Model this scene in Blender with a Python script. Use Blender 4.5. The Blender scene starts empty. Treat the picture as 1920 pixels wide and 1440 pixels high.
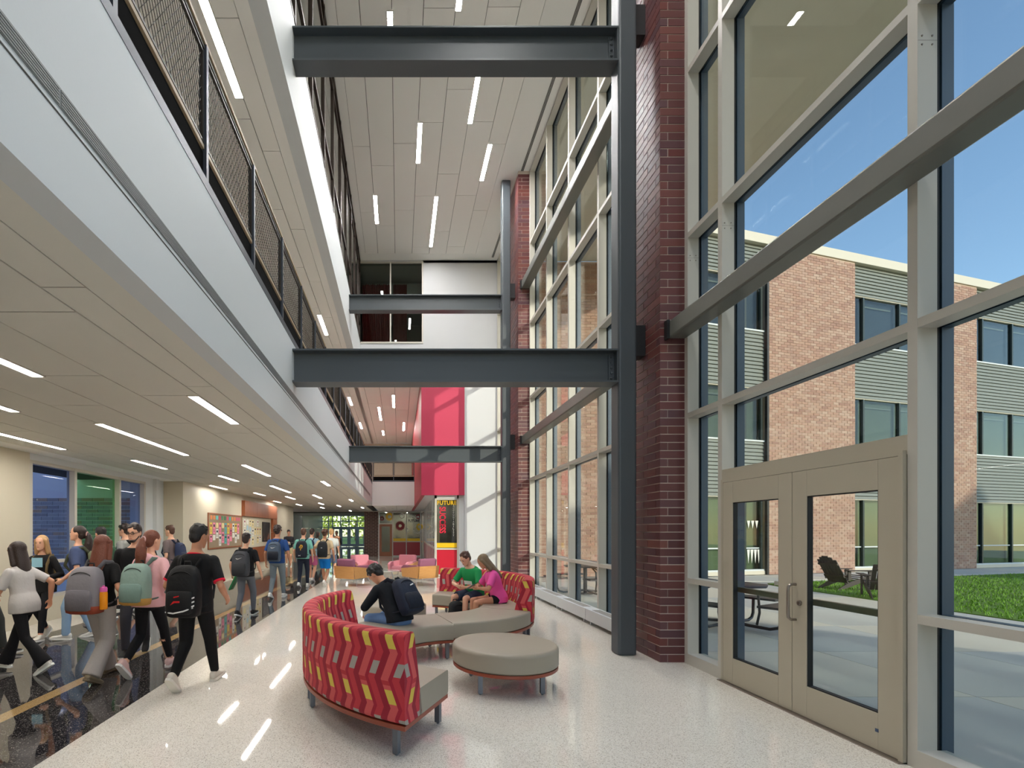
import bpy, math, random
from mathutils import Vector, Matrix, Euler
import numpy as np
random.seed(7)
PI = math.pi
sc = bpy.context.scene
COL = sc.collection
def lin(c):
    return tuple(((v/255)/12.92 if v/255 <= .04045 else ((v/255+.055)/1.055)**2.4) for v in c)
# ---------------------------------------------------------------- camera
cd = bpy.data.cameras.new('camera'); cam = bpy.data.objects.new('camera', cd); COL.objects.link(cam)
cam.location = (0, 0, 1.63); cam.rotation_euler = (PI/2, 0, 0)
cd.sensor_fit = 'HORIZONTAL'; cd.sensor_width = 36; cd.lens = 36*910/1920
cd.shift_x = (960-748)/1920; cd.shift_y = (997-720)/1920
cd.clip_start = .05; cd.clip_end = 400
sc.camera = cam
# ---------------------------------------------------------------- sky, sun, exposure
SKY = .255; SUN = 2.8
w = bpy.data.worlds.new('sky'); sc.world = w; w.use_nodes = True
nt = w.node_tree; nt.nodes.clear()
sk = nt.nodes.new('ShaderNodeTexSky'); bg = nt.nodes.new('ShaderNodeBackground'); ow = nt.nodes.new('ShaderNodeOutputWorld')
sk.sky_type = 'NISHITA'; sk.sun_disc = False; sk.sun_elevation = math.radians(18.7); sk.sun_rotation = math.radians(142)
sk.altitude = 200; sk.dust_density = .6; sk.ozone_density = 2
nt.links.new(sk.outputs[0], bg.inputs[0]); nt.links.new(bg.outputs[0], ow.inputs[0])
bg.inputs[1].default_value = SKY
sl = bpy.data.lights.new('sun', 'SUN'); so = bpy.data.objects.new('sun', sl); COL.objects.link(so)
sl.energy = SUN; sl.angle = math.radians(.6); sl.color = (1.0, .89, .76)
SUND = Vector((-.78, 1, -.43)).normalized()
so.rotation_euler = SUND.to_track_quat('-Z', 'Y').to_euler(); so.location = (8, -20, 12)
sc.view_settings.view_transform = 'Standard'; sc.view_settings.look = 'None'
sc.view_settings.gamma = 1; sc.view_settings.use_curve_mapping = False
sc.view_settings.exposure = 0.16
LAMP_LOW = 46.0; LAMP_HIGH = 315.0; LAMP_MID = 70.0
# ---------------------------------------------------------------- helpers
def tag(o, label=None, cat=None, group=None, kind=None):
    if label: o['label'] = label
    if cat: o['category'] = cat
    if group: o['group'] = group
    if kind: o['kind'] = kind
    return o
def empty(name, loc=(0, 0, 0), rz=0, label=None, cat=None, group=None, kind=None, parent=None):
    o = bpy.data.objects.new(name, None); COL.objects.link(o); o.empty_display_size = .1
    o.location = loc; o.rotation_euler = (0, 0, rz)
    if parent: o.parent = parent
    return tag(o, label, cat, group, kind)
def link(name, me, parent=None, loc=(0, 0, 0), rot=(0, 0, 0), scale=None):
    o = bpy.data.objects.new(name, me); COL.objects.link(o)
    o.location = loc; o.rotation_euler = rot
    if scale: o.scale = scale
    if parent: o.parent = parent
    return o
class MB:
    def __init__(s): s.v = []; s.f = []; s.m = []
    def add(s, vs, fs, m=0, T=None):
        b = len(s.v)
        s.v += [tuple(T @ Vector(p)) if T else tuple(p) for p in vs]
        s.f += [tuple(b+i for i in f) for f in fs]; s.m += [m]*len(fs)
        return s
    def box(s, x0, x1, y0, y1, z0, z1, m=0, T=None):
        return s.add([(x0, y0, z0), (x1, y0, z0), (x1, y1, z0), (x0, y1, z0), (x0, y0, z1), (x1, y0, z1), (x1, y1, z1), (x0, y1, z1)],
                     [(0, 3, 2, 1), (4, 5, 6, 7), (0, 1, 5, 4), (1, 2, 6, 5), (2, 3, 7, 6), (3, 0, 4, 7)], m, T)
    def quad(s, a, b, c, d, m=0): return s.add([a, b, c, d], [(0, 1, 2, 3)], m)
    def loft(s, rings, m=0, cap=True, T=None):
        n = len(rings[0]); vs = [p for r in rings for p in r]; fs = []
        for k in range(len(rings)-1):
            for i in range(n):
                j = (i+1) % n
                fs.append((k*n+i, k*n+j, (k+1)*n+j, (k+1)*n+i))
        if cap:
            fs.append(tuple(range(n-1, -1, -1))); fs.append(tuple((len(rings)-1)*n+i for i in range(n)))
        return s.add(vs, fs, m, T)
    def prism(s, poly, lo, hi, axis='z', m=0, T=None):
        f = {'z': lambda a, b, t: (a, b, t), 'y': lambda a, b, t: (a, t, b), 'x': lambda a, b, t: (t, a, b)}[axis]
        return s.loft([[f(a, b, lo) for a, b in poly], [f(a, b, hi) for a, b in poly]], m, True, T)
    def lathe(s, prof, c=(0, 0, 0), n=24, m=0, T=None):
        return s.loft([[(c[0]+r*math.cos(2*PI*i/n), c[1]+r*math.sin(2*PI*i/n), c[2]+z) for i in range(n)] for r, z in prof], m, True, T)
    def tube(s, pts, r, n=8, m=0, T=None, flat=1.0):
        P = [Vector(p) for p in pts]; rings = []; up = Vector((0, 0, 1))
        prevn = None
        for i, p in enumerate(P):
            d = (P[min(i+1, len(P)-1)]-P[max(i-1, 0)]).normalized()
            if prevn is None:
                a = up if abs(d.z) < .9 else Vector((1, 0, 0)); nrm = (a-d*a.dot(d)).normalized()
            else:
                nrm = (prevn-d*prevn.dot(d)).normalized()
            prevn = nrm; bi = d.cross(nrm); rr = r[i] if isinstance(r, (list, tuple)) else r
            rings.append([p+nrm*(rr*math.cos(2*PI*k/n))+bi*(rr*flat*math.sin(2*PI*k/n)) for k in range(n)])
        return s.loft(rings, m, True, T)
    def cap(s, A, B, ra, rb, n=12, m=0, rnd=True):
        A = Vector(A); B = Vector(B); d = (B-A)
        if d.length < 1e-6: d = Vector((0, 0, 1e-4))
        u = d.normalized(); a = Vector((0, 0, 1)) if abs(u.z) < .9 else Vector((1, 0, 0))
        x = (a-u*a.dot(u)).normalized(); y = u.cross(x); prof = []
        if rnd:
            for t in (-88, -60, -30): prof.append((A+u*ra*math.sin(math.radians(t)), ra*math.cos(math.radians(t))))
        prof += [(A, ra), (B, rb)]
        if rnd:
            for t in (30, 60, 88): prof.append((B+u*rb*math.sin(math.radians(t)), rb*math.cos(math.radians(t))))
        return s.loft([[c+x*(r*math.cos(2*PI*k/n))+y*(r*math.sin(2*PI*k/n)) for k in range(n)] for c, r in prof], m)
    def ell(s, c, r, m=0, T=None, n=14, k=9):
        rings = []
        for i in range(k):
            t = -PI/2+PI*(i+.02*(i == 0)-.02*(i == k-1))/(k-1)
            rings.append([(c[0]+r[0]*math.cos(t)*math.cos(2*PI*j/n), c[1]+r[1]*math.cos(t)*math.sin(2*PI*j/n), c[2]+r[2]*math.sin(t)) for j in range(n)])
        return s.loft(rings, m, True, T)
    def mesh(s, name, mats, smooth=False, off=None):
        me = bpy.data.meshes.new(name)
        vs = s.v if off is None else [(p[0]-off[0], p[1]-off[1], p[2]-off[2]) for p in s.v]
        me.from_pydata(vs, [], s.f)
        if not isinstance(mats, (list, tuple)): mats = [mats]
        for q in mats: me.materials.append(q)
        if len(mats) > 1: me.polygons.foreach_set('material_index', s.m)
        if smooth:
            me.shade_smooth()
            try: me.set_sharp_from_angle(angle=math.radians(smooth if smooth is not True else 50))
            except Exception: pass
        me.update()
        return me
    def build(s, name, mats, parent=None, smooth=False, bevel=0, world=True, origin=None, seg=2):
        """world=True: vertices are in world space, shifted to the parent's (or own origin's) place"""
        off = Vector((0, 0, 0))
        if parent is not None and world:
            q = parent
            while q is not None: off += Vector(q.location); q = q.parent
        if origin is not None: off = Vector(origin)
        o = link(name, s.mesh(name, mats, smooth, off), parent)
        if origin is not None: o.location = origin
        if bevel:
            b = o.modifiers.new('bevel', 'BEVEL'); b.width = bevel; b.segments = seg; b.limit_method = 'ANGLE'; b.angle_limit = math.radians(40)
        return o
REMESH = []
def remesh(o, vox, it=3):
    r = o.modifiers.new('remesh', 'REMESH'); r.mode = 'VOXEL'; r.voxel_size = vox; r.use_smooth_shade = True
    if it:
        q = o.modifiers.new('smooth', 'SMOOTH'); q.factor = .5; q.iterations = it
    REMESH.append(o); return o
# ---------------------------------------------------------------- materials
class NG:
    def __init__(s, m): s.t = m.node_tree; s.n = s.t.nodes; s.l = s.t.links
    def new(s, k, **kw):
        q = s.n.new(k)
        for a, b in kw.items(): setattr(q, a, b)
        return q
    def put(s, q, i, v):
        if v is None: return
        if hasattr(v, 'links') or isinstance(v, bpy.types.NodeSocket): s.l.new(v, q.inputs[i])
        else: q.inputs[i].default_value = v
    def math(s, op, a, b=None, c=None):
        q = s.new('ShaderNodeMath', operation=op); s.put(q, 0, a); s.put(q, 1, b); s.put(q, 2, c); return q.outputs[0]
    def mix(s, f, a, b, blend='MIX'):
        q = s.new('ShaderNodeMix', data_type='RGBA', blend_type=blend); s.put(q, 0, f)
        s.put(q, 6, a if not isinstance(a, tuple) else (*a[:3], 1)); s.put(q, 7, b if not isinstance(b, tuple) else (*b[:3], 1)); return q.outputs[2]
    def noise(s, vec, scale, detail=3, rough=.5):
        q = s.new('ShaderNodeTexNoise'); s.put(q, 'Vector', vec); q.inputs['Scale'].default_value = scale
        q.inputs['Detail'].default_value = detail; q.inputs['Roughness'].default_value = rough; return q.outputs['Fac']
    def ramp(s, f, stops, const=False):
        q = s.new('ShaderNodeValToRGB'); s.put(q, 0, f); r = q.color_ramp
        if const: r.interpolation = 'CONSTANT'
        r.elements[0].position, r.elements[0].color = stops[0][0], (*stops[0][1], 1)
        r.elements[1].position, r.elements[1].color = stops[-1][0], (*stops[-1][1], 1)
        for p, c in stops[1:-1]: el = r.elements.new(p); el.color = (*c, 1)
        return q.outputs[0]
    def obj(s): return s.new('ShaderNodeTexCoord').outputs['Object']
    def bump(s, h, strength, dist=.01):
        q = s.new('ShaderNodeBump'); s.put(q, 'Height', h); q.inputs['Strength'].default_value = strength
        q.inputs['Distance'].default_value = dist; return q.outputs[0]
def newmat(name):
    m = bpy.data.materials.new(name); m.use_nodes = True; g = NG(m); return m, g, g.n['Principled BSDF']
def mat(name, rgb, rough=.5, metal=0, spec=.5, vary=None, bump=None, coat=0, emit=None):
    m, g, p = newmat(name); c = lin(rgb)
    p.inputs['Base Color'].default_value = (*c, 1); p.inputs['Roughness'].default_value = rough
    p.inputs['Metallic'].default_value = metal; p.inputs['Specular IOR Level'].default_value = spec
    p.inputs['Coat Weight'].default_value = coat
    if emit: p.inputs['Emission Color'].default_value = (*lin(emit[0]), 1); p.inputs['Emission Strength'].default_value = emit[1]
    if vary:
        f = g.noise(g.obj(), vary[0], 4)
        g.l.new(g.mix(f, tuple(v*(1-vary[1]) for v in c), tuple(min(1, v*(1+vary[1])) for v in c)), p.inputs['Base Color'])
    if bump: g.l.new(g.bump(g.noise(g.obj(), bump[0], 3), bump[1], bump[2] if len(bump) > 2 else .01), p.inputs['Normal'])
    return m
def brickmat(name, cols, rough=.5, spec=.5, fine=.12):
    m, g, p = newmat(name)
    a = g.new('ShaderNodeObjectInfo').outputs['Random']; b = g.new('ShaderNodeNewGeometry').outputs['Random Per Island']
    f = g.math('FRACT', g.math('ADD', a, b))
    c = g.ramp(f, [(i/(len(cols)-1), lin(q)) for i, q in enumerate(cols)])
    n = g.noise(g.obj(), 40, 4)
    g.l.new(g.mix(g.math('MULTIPLY', n, fine*2), c, lin((40, 30, 30))), p.inputs['Base Color'])
    p.inputs['Roughness'].default_value = rough; p.inputs['Specular IOR Level'].default_value = spec
    g.l.new(g.bump(n, .25, .003), p.inputs['Normal'])
    return m
def glassmat(name, tint=(245, 250, 248), refl=1.0, ior=1.45):
    m, g, p = newmat(name); g.n.remove(p)
    t = g.new('ShaderNodeBsdfTransparent'); t.inputs[0].default_value = (*lin(tint), 1)
    s = g.new('ShaderNodeBsdfGlossy'); s.inputs['Roughness'].default_value = .0; s.inputs[0].default_value = (1, 1, 1, 1)
    ge = g.new('ShaderNodeNewGeometry'); vm = g.new('ShaderNodeVectorMath', operation='DOT_PRODUCT')
    g.l.new(ge.outputs['Normal'], vm.inputs[0]); g.l.new(ge.outputs['Incoming'], vm.inputs[1])
    fr_ = g.math('POWER', g.math('SUBTRACT', 1.0, g.math('MINIMUM', g.math('ABSOLUTE', vm.outputs['Value']), 1.0)), 5.0)
    x = g.new('ShaderNodeMixShader'); g.l.new(g.math('MULTIPLY', g.math('ADD', g.math('MULTIPLY', fr_, .9), .016), refl*.8), x.inputs[0])
    g.l.new(t.outputs[0], x.inputs[1]); g.l.new(s.outputs[0], x.inputs[2]); g.l.new(x.outputs[0], g.n['Material Output'].inputs[0])
    return m
def terrazzo(name, base, chips, scale=220, rough=.035):
    m, g, p = newmat(name); v = g.new('ShaderNodeTexVoronoi'); g.put(v, 'Vector', g.obj()); v.inputs['Scale'].default_value = scale
    h = g.new('ShaderNodeSeparateColor'); g.l.new(v.outputs['Color'], h.inputs[0])
    stops = [(0, lin(base))]+[(q, lin(c)) for q, c in chips]
    c = g.ramp(h.outputs[0], stops, True)
    big = g.noise(g.obj(), 1.3, 3)
    g.l.new(g.mix(g.math('MULTIPLY', big, .22), c, lin(tuple(q*.72 for q in base))), p.inputs['Base Color'])
    p.inputs['Roughness'].default_value = rough; p.inputs['Specular IOR Level'].default_value = .85
    g.l.new(g.bump(g.noise(g.obj(), 2.0, 1), .02, .01), p.inputs['Normal'])
    return m
def emitmat(name, rgb, s):
    m, g, p = newmat(name); g.n.remove(p); q = g.new('ShaderNodeEmission'); q.inputs[0].default_value = (*lin(rgb), 1); q.inputs[1].default_value = s
    g.l.new(q.outputs[0], g.n['Material Output'].inputs[0]); return m
def woodmat(name, a, b, rough=.4, axis=2, sc_=6):
    m, g, p = newmat(name); mp = g.new('ShaderNodeMapping'); g.l.new(g.obj(), mp.inputs[0])
    s = [sc_*6]*3; s[axis] = sc_*.35; mp.inputs['Scale'].default_value = s
    n = g.noise(mp.outputs[0], 1.6, 5, .6)
    g.l.new(g.ramp(n, [(.3, lin(a)), (.7, lin(b))]), p.inputs['Base Color']); p.inputs['Roughness'].default_value = rough
    return m
MT = dict(
    white=mat('white_paint', (208, 212, 214), .55, bump=(60, .03)),
    endwhite=mat('end_wall_paint', (198, 199, 202), .6, bump=(60, .03)),
    cream=mat('cream_paint', (202, 194, 174), .55, bump=(60, .03)),
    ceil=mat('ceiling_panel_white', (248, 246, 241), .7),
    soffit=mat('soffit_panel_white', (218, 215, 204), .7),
    ceilw=mat('gypsum_white', (246, 245, 241), .7),
    gap=mat('dark_joint', (60, 56, 50), .8),
    steel=mat('painted_steel', (72, 78, 83), .42, .0, .5, bump=(30, .04)),
    girt=mat('painted_girt', (112, 112, 106), .4, .2, bump=(30, .03)),
    door=mat('door_paint', (180, 172, 153), .4),
    alu=mat('painted_aluminium', (194, 190, 180), .38, 0, .5),
    outer=mat('outer_cap_dark', (72, 88, 106), .4, .2),
    entry=mat('blue_grey_entry_frame', (150, 178, 200), .4),
    gasket=mat('black_gasket', (18, 18, 20), .6),
    glass=glassmat('clear_glass'),
    glassblue=glassmat('blue_tinted_glass', (206, 214, 240), 1.0),
    glassgreen=glassmat('green_tinted_glass', (200, 236, 204), 1.0),
    glassdark=glassmat('grey_glass', (205, 210, 205), 1.6),
    bronze=mat('dark_bronze_frame', (52, 42, 36), .4, .3),
    red=mat('crimson_wall', (188, 48, 82), .5, bump=(60, .03)),
    redpanel=mat('red_laminate', (190, 22, 48), .3),
    yellow=mat('yellow_laminate', (226, 184, 12), .35),
    maroon=mat('maroon_vinyl', (128, 22, 40), .5),
    wood=woodmat('brown_veneer', (134, 74, 44), (164, 96, 60), .35, 2),
    oak=woodmat('oak_ply', (196, 140, 82), (214, 160, 98), .4, 0),
    cherry=mat('cherry_edge', (142, 66, 44), .35),
    vinyl=mat('grey_vinyl', (156, 147, 132), .42, spec=.45, bump=(14, .06, .02)),
    chrome=mat('brushed_chrome', (180, 182, 184), .42, .9),
    nickel=mat('satin_nickel', (150, 140, 132), .3, .9),
    legsteel=mat('grey_leg', (112, 116, 124), .35, .6),
    mortar=mat('light_mortar', (214, 200, 188), .9),
    mortar3=mat('white_mortar', (240, 238, 232), .9),
    mortar2=mat('buff_mortar', (206, 186, 166), .9),
    pink=mat('pink_upholstery', (200, 128, 140), .8, bump=(200, .15, .003)),
    purple=mat('plum_upholstery', (150, 92, 118), .8, bump=(200, .15, .003)),
    concrete=mat('concrete', (194, 190, 182), .8, vary=(1.5, .12), bump=(50, .1, .004)),
    stucco=mat('soffit_stucco', (222, 214, 196), .9, vary=(2, .06)),
    siding=mat('metal_siding', (124, 128, 120), .55),
    sidinggap=mat('siding_shadow_gap', (34, 38, 40), .8),
    coping=mat('coping_metal', (206, 198, 180), .5),
    lawn=mat('lawn_soil', (92, 124, 38), .95, vary=(6, .25)),
    grass=mat('grass_blade', (116, 162, 46), .8),
    black=mat('black_plastic', (24, 24, 26), .5),
    tablesteel=mat('dark_table_steel', (58, 58, 62), .45, .4),
    adir=mat('dark_brown_plank', (62, 52, 50), .55, vary=(12, .2)),
    tan=terrazzo('tan_terrazzo', (176, 146, 100), [(.6, (190, 164, 122)), (.85, (150, 118, 78))]),
    dark=terrazzo('dark_terrazzo', (38, 36, 38), [(.62, (62, 58, 58)), (.84, (104, 100, 98)), (.95, (168, 162, 156))], 160),
    light=terrazzo('light_terrazzo', (228, 222, 210), [(.5, (240, 235, 225)), (.76, (182, 174, 162)), (.9, (240, 237, 230))], 190, .035),
    lampL=emitmat('strip_lamp_corridor', (255, 249, 241), LAMP_LOW),
    lampM=emitmat('strip_lamp_gallery', (255, 248, 240), LAMP_MID),
    lampD=emitmat('strip_lamp_atrium_dimmed', (253, 252, 250), LAMP_HIGH*.3),
    lampH=emitmat('strip_lamp_atrium', (253, 252, 250), LAMP_HIGH),
    pierbrick=brickmat('plum_glazed_brick', [(92, 52, 54), (108, 64, 62), (122, 70, 64), (94, 62, 68), (112, 58, 54), (100, 70, 76)], .42, .38),
    oldbrick=brickmat('dark_brick', [(88, 62, 54), (104, 74, 64), (78, 56, 50)], .6),
    courtbrick=brickmat('salmon_brick', [(172, 134, 118), (182, 146, 127), (188, 156, 137), (162, 126, 112), (194, 166, 148), (176, 138, 122)], .8, .3),
    bluebrick=brickmat('grey_brown_brick', [(186, 178, 174), (200, 190, 184), (172, 164, 162), (214, 176, 142)], .8, .3),
)
# ================================================================ SETTING
def sbox(name, x0, x1, y0, y1, z0, z1, m, parent=None, kind='structure'):
    o = MB().box(x0, x1, y0, y1, z0, z1).build(name, m, parent)
    if kind and parent is None: o['kind'] = kind
    return o
UNIT = MB().box(-.5, .5, -.5, .5, -.5, .5)
UNITME = {}
def ubox(name, x0, x1, y0, y1, z0, z1, m, parent=None):
    """a box as a scaled copy of one shared unit mesh (for bricks, panels, slats)"""
    if m.name not in UNITME: UNITME[m.name] = UNIT.mesh('unit_'+m.name, m)
    off = Vector(parent.location) if parent else Vector()
    return link(name, UNITME[m.name], parent, Vector(((x0+x1)/2, (y0+y1)/2, (z0+z1)/2))-off, scale=(x1-x0, y1-y0, z1-z0))
# ---- floor: light terrazzo, a dark band with a tan line
fl = empty('floor', kind='structure')
FX = [(-8.6, -5.65, 'light'), (-5.65, -3.55, 'dark'), (-3.55, -3.40, 'tan'), (-3.40, -2.53, 'dark'), (-2.53, 3.56, 'light')]
for (a, b, m), nme in zip(FX, ('light_terrazzo', 'dark_terrazzo_band', 'tan_stripe', 'dark_terrazzo_band', 'light_terrazzo')):
    MB().box(a, b, -6, 54, -.2, 0).build(nme, MT[m], fl)
# ---- walls of the corridor
wl = empty('wall_left', kind='structure')
def part(nme, m, *b): return MB().box(*b).build(nme, MT[m], wl)
part('plaster', 'cream', -6.8, -6.4, -6, 8.416, 0, 3.0)
part('plaster', 'cream', -6.8, -6.4, 8.416, 12.27, 0, .42)
part('plaster', 'white', -6.8, -6.4, 8.416, 12.27, 2.885, 3.0)
part('plaster', 'white', -6.8, -6.4, 12.27, 13.19, 0, 3.0)
part('plaster', 'cream', -6.8, -5.87, 13.19, 27, 0, 3.0)
part('pilaster', 'white', -6.4, -6.3, 12.62, 12.76, 0, 3.0)
wb = empty('wall_back', kind='structure')  # unseen back wall, left open between bars to let sky light in
MB().box(-6.8, -1.4, -6.2, -6, 0, 7.6).build('plaster', MT['cream'], wb)
for x in (-1.4, -.2, 1.05, 2.3, 3.55): MB().box(x-.035, x+.035, -6.15, -6, 0, 11.47).build('mullion', MT['alu'], wb)
for z in (.05, 3.06, 5.28, 7.31, 9.48, 11.43): MB().box(-1.4, 3.55, -6.14, -6.01, z-.03, z+.03).build('transom', MT['alu'], wb)

o = empty('wall_far', kind='structure')
MB().box(-8.6, -8.4, 27, 42, 0, 3.0).build('plaster', MT['white'], o)
MB().box(-8.4, -6.8, 27, 27.2, 0, 3.0).build('plaster', MT['white'], o)
gw = mat('grey_wall_panel', (118, 122, 116), .45)
for k in range(4):
    for j in range(2):
        MB().box(-8.6, -8.38, 42+k*2.75+.01, 44.74+k*2.75, j*1.95+.01, (1.94, 3.4)[j]).build('grey_panel', gw, o)
# brick wall beside the far entry (bricks under ten pixels: joined)
o = empty('wall_brick', kind='structure')
MB().box(-2.29, -1.37, 32.01, 32.4, 0, 3.0).build('mortar_bed', MT['mortar'], o)
mb = MB()
for r in range(29):
    x = -2.29-(.15 if r % 2 else 0)
    while x < -1.38:
        mb.box(max(x, -2.29), min(x+.293, -1.37), 31.99, 32.05, r*.1016, r*.1016+.091); x += .305
tag(mb.build('brick_courses', MT['oldbrick'], o), kind='stuff')
# ---- corridor soffit: panels
ce = empty('ceiling', kind='structure')
MB().box(-8.6, -1.5, -6, 41, 3.03, 3.3).build('slab', MT['gap'], ce)
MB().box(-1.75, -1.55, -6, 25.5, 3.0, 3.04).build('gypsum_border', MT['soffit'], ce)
MB().box(-6.81, -6.03, -6, 34, 3.0, 3.04).build('gypsum_border', MT['ceilw'], ce)
MB().box(-8.6, -6.8, 26, 41, 3.0, 3.04).build('gypsum_border', MT['ceilw'], ce)
MB().box(-6.8, -1.4, 34, 41, 3.0, 3.04).build('gypsum_border', MT['ceilw'], ce)
MB().box(-8.4, -2.3, 33.6, 34, 2.92, 3.04).build('bulkhead', gw, ce)
MB().box(-1.4, 1.7, 25.52, 32.2, 3.03, 3.3).build('slab', MT['gap'], ce)
def panels(parent, xs, offs, y0, y1, z, L, m, g=.006):
    for i in range(len(xs)-1):
        y = offs[i]
        while y > y0: y -= L
        while y < y1:
            a, b = max(y, y0), min(y+L, y1)
            if b-a > .05: ubox('ceiling_panel', min(xs[i], xs[i+1])+g, max(xs[i], xs[i+1])-g, a+g, b-g, z, z+.03, m, parent)
            y += L
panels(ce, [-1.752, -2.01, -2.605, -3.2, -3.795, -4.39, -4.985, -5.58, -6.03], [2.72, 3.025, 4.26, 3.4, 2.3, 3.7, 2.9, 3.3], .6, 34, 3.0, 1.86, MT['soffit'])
panels(ce, [-1.38, -.74, -.14, .46, 1.06, 1.68], [26, 25.7, 26.5, 25.2, 26.2], 25.52, 32.0, 3.0, 1.86, MT['ceil'])
# ---- the white balcony face over the corridor and its slot diffuser
fa = empty('balcony_fascia', kind='structure')
MB().box(-1.55, -1.40, -6, 25.5, 3.0, 4.12).build('plaster_face', MT['white'], fa)
for y0 in (-6, 2.0, 9.2, 16.4):
    y1 = min(y0+7.19 if y0 > 0 else 2.0, 25.5)
    mb = MB()
    for k in range(6): mb.box(-1.4, -1.394, y0+.006, y1-.006, 3.386+k*.0125, 3.386+k*.0125+.007)
    mb.box(-1.4, -1.3965, y0, y1, 3.38, 3.462)
    mb.build('slot_diffuser', mat('diffuser_grey', (128, 130, 130), .5), fa)
MB().box(-1.4, -1.398, -6, 25.5, 3.346, 3.354).build('reveal_line', MT['gap'], fa)
sbox('second_floor_slab', -6.8, -1.5, -6, 31, 4.0, 4.2, MT['concrete'])
fc = empty('cross_fascia', kind='structure')
MB().box(-1.4, .812, 25.5, 25.65, 3.0, 4.26).build('plaster_face', MT['white'], fc)
MB().box(-1.55, 1.7, 25.65, 31, 4.0, 4.2).build('slab', MT['concrete'], fc)
# third floor face, slab, gallery ceiling
MB().box(-1.6, -1.40, -6, 17.6, 7.26, 8.46).build('balcony_fascia', MT['white'], None)['kind'] = 'structure'
sbox('third_floor_slab', -6.8, -1.6, -6, 31, 7.3, 7.6, MT['gap'])
sbox('third_floor_slab', -1.6, .85, 17.8, 31, 7.3, 7.6, MT['gap'])
c2 = empty('ceiling', kind='structure')
MB().box(-1.75, -1.6, -6, 31, 7.26, 7.3).build('gypsum_border', MT['ceilw'], c2)
panels(c2, [-1.752, -2.02, -2.6, -3.2, -3.8, -4.4, -5.0, -6.0], [1.6, 2.9, 2.2, 3.2, 2.6, 1.9, 2.4], .5, 31, 7.26, 1.86, MT['ceil'])
panels(c2, [-1.752, -1.36, -.76, -.16, .44, .85], [18, 17.9, 18.4, 19, 18.2], 17.75, 31, 7.26, 3.4, MT['ceil'])
sbox('wall_gallery', -6.2, -6.0, -6, 31, 4.2, 7.26, MT['cream'])
sbox('wall_gallery', -6.2, 1.7, 31, 31.2, 4.2, 7.26, MT['cream'])
sbox('wall_gallery', -6.2, -1.6, -6.2, -6, 4.2, 11.47, MT['cream'])
# third floor rooms behind the interior glazing
sbox('wall_classroom', -4.2, -4.0, -6, 17.6, 7.6, 11.47, MT['cream'])
# ---- atrium ceiling
c3 = empty('ceiling', kind='structure')
MB().box(-6.4, 3.9, -6.2, 17.8, 11.5, 11.9).build('roof_slab', MT['gap'], c3)
MB().box(-4.0, -1.19, -6, 17.6, 11.47, 11.5).build('gypsum_border', MT['ceilw'], c3)
MB().box(2.72, 3.70, -6, 17.6, 11.47, 11.5).build('gypsum_border', MT['ceilw'], c3)
MB().box(-1.19, 2.72, 17.19, 17.6, 11.47, 11.5).build('gypsum_border', MT['ceilw'], c3)
panels(c3, [-1.188, -.74, -.137, .463, 1.066, 1.662, 2.27, 2.718], [9.85, 10.5, 12.3, 11.67, 10.8, 11.65, 12.32], 4, 17.19, 11.47, 2.55, MT['ceil'])
mb = MB()
for k in range(3): mb.box(3.325+k*.025, 3.343+k*.025, 5, 17.4, 11.462, 11.471)
mb.build('slot_diffuser', mat('diffuser_dark', (96, 96, 94), .5), c3)
# ---- end wall
ew = empty('wall_end', kind='structure')
def ep(nme, m, *b): return MB().box(*b).build(nme, MT[m], ew)
ep('plaster', 'endwhite', -1.6, 3.56, 17.6, 17.8, 7.26, 8.50)
ep('plaster', 'endwhite', .86, 3.56, 17.6, 17.8, 8.50, 11.47)
ep('plaster', 'endwhite', -4, 3.56, 17.6, 17.8, 11.38, 11.47)
ep('plaster', 'endwhite', 2.38, 3.56, 17.6, 17.95, 0, 7.26)
ep('plaster', 'endwhite', -4, -1.42, 17.6, 17.8, 8.46, 11.47)
ep('red_wall', 'red', .812, 2.38, 17.6, 17.75, 2.96, 7.26)
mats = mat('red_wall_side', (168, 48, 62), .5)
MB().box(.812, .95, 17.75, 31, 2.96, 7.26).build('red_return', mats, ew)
ep('soffit', 'endwhite', .95, 2.38, 17.75, 31, 2.96, 3.1)
# window in the end wall, with red curtains behind
wn = empty('window_1', kind='structure')
for x0, x1 in ((-1.44, -1.40), (-.33, -.28), (.83, .88)): MB().box(x0, x1, 17.57, 17.72, 8.47, 11.41).build('mullion', MT['bronze'] if x0 < -1.3 else MT['alu'], wn)
for z0, z1 in ((8.45, 8.51), (11.37, 11.41), (9.62, 9.67)): MB().box(-1.44, .88, 17.572, 17.715, z0, z1).build('transom', MT['alu'], wn)
for x0, x1 in ((-1.40, -.33), (-.28, .83)): MB().box(x0, x1, 17.64, 17.652, 8.51, 11.37).build('pane', MT['glassdark'], wn)
cur = mat('dark_red_curtain', (128, 22, 28), .85)
def curtain(x0, x1, lab):
    n = 60; f = []; b = []
    for i in range(n+1):
        x = x0+(x1-x0)*i/n; y = 18.3+.05*math.sin(i*1.35)+.02*math.sin(i*.5)
        f.append((x, y)); b.append((x, y+.012))
    o = MB().prism(f+b[::-1], 8.2, 10.95).build('curtain', cur, None, True, origin=((x0+x1)/2, 18.3, 8.2))
    tag(o, lab, 'curtain', 'red curtains in the upstairs room')
curtain(-1.38, -.30, 'dark red pleated curtain in upper end window, beside the dark glazing')
curtain(-.22, .30, 'narrower dark red curtain in upper end window, beside bare glass')
rm = empty('wall_upstairs_room', kind='structure')
MB().box(-1.6, 3.4, 21, 21.2, 8.2, 11.45).build('plaster', mat('room_grey', (120, 116, 104), .7), rm)
MB().box(-1.6, 3.4, 17.8, 21.2, 11.42, 11.5).build('ceiling_board', MT['ceil'], rm)
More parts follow.
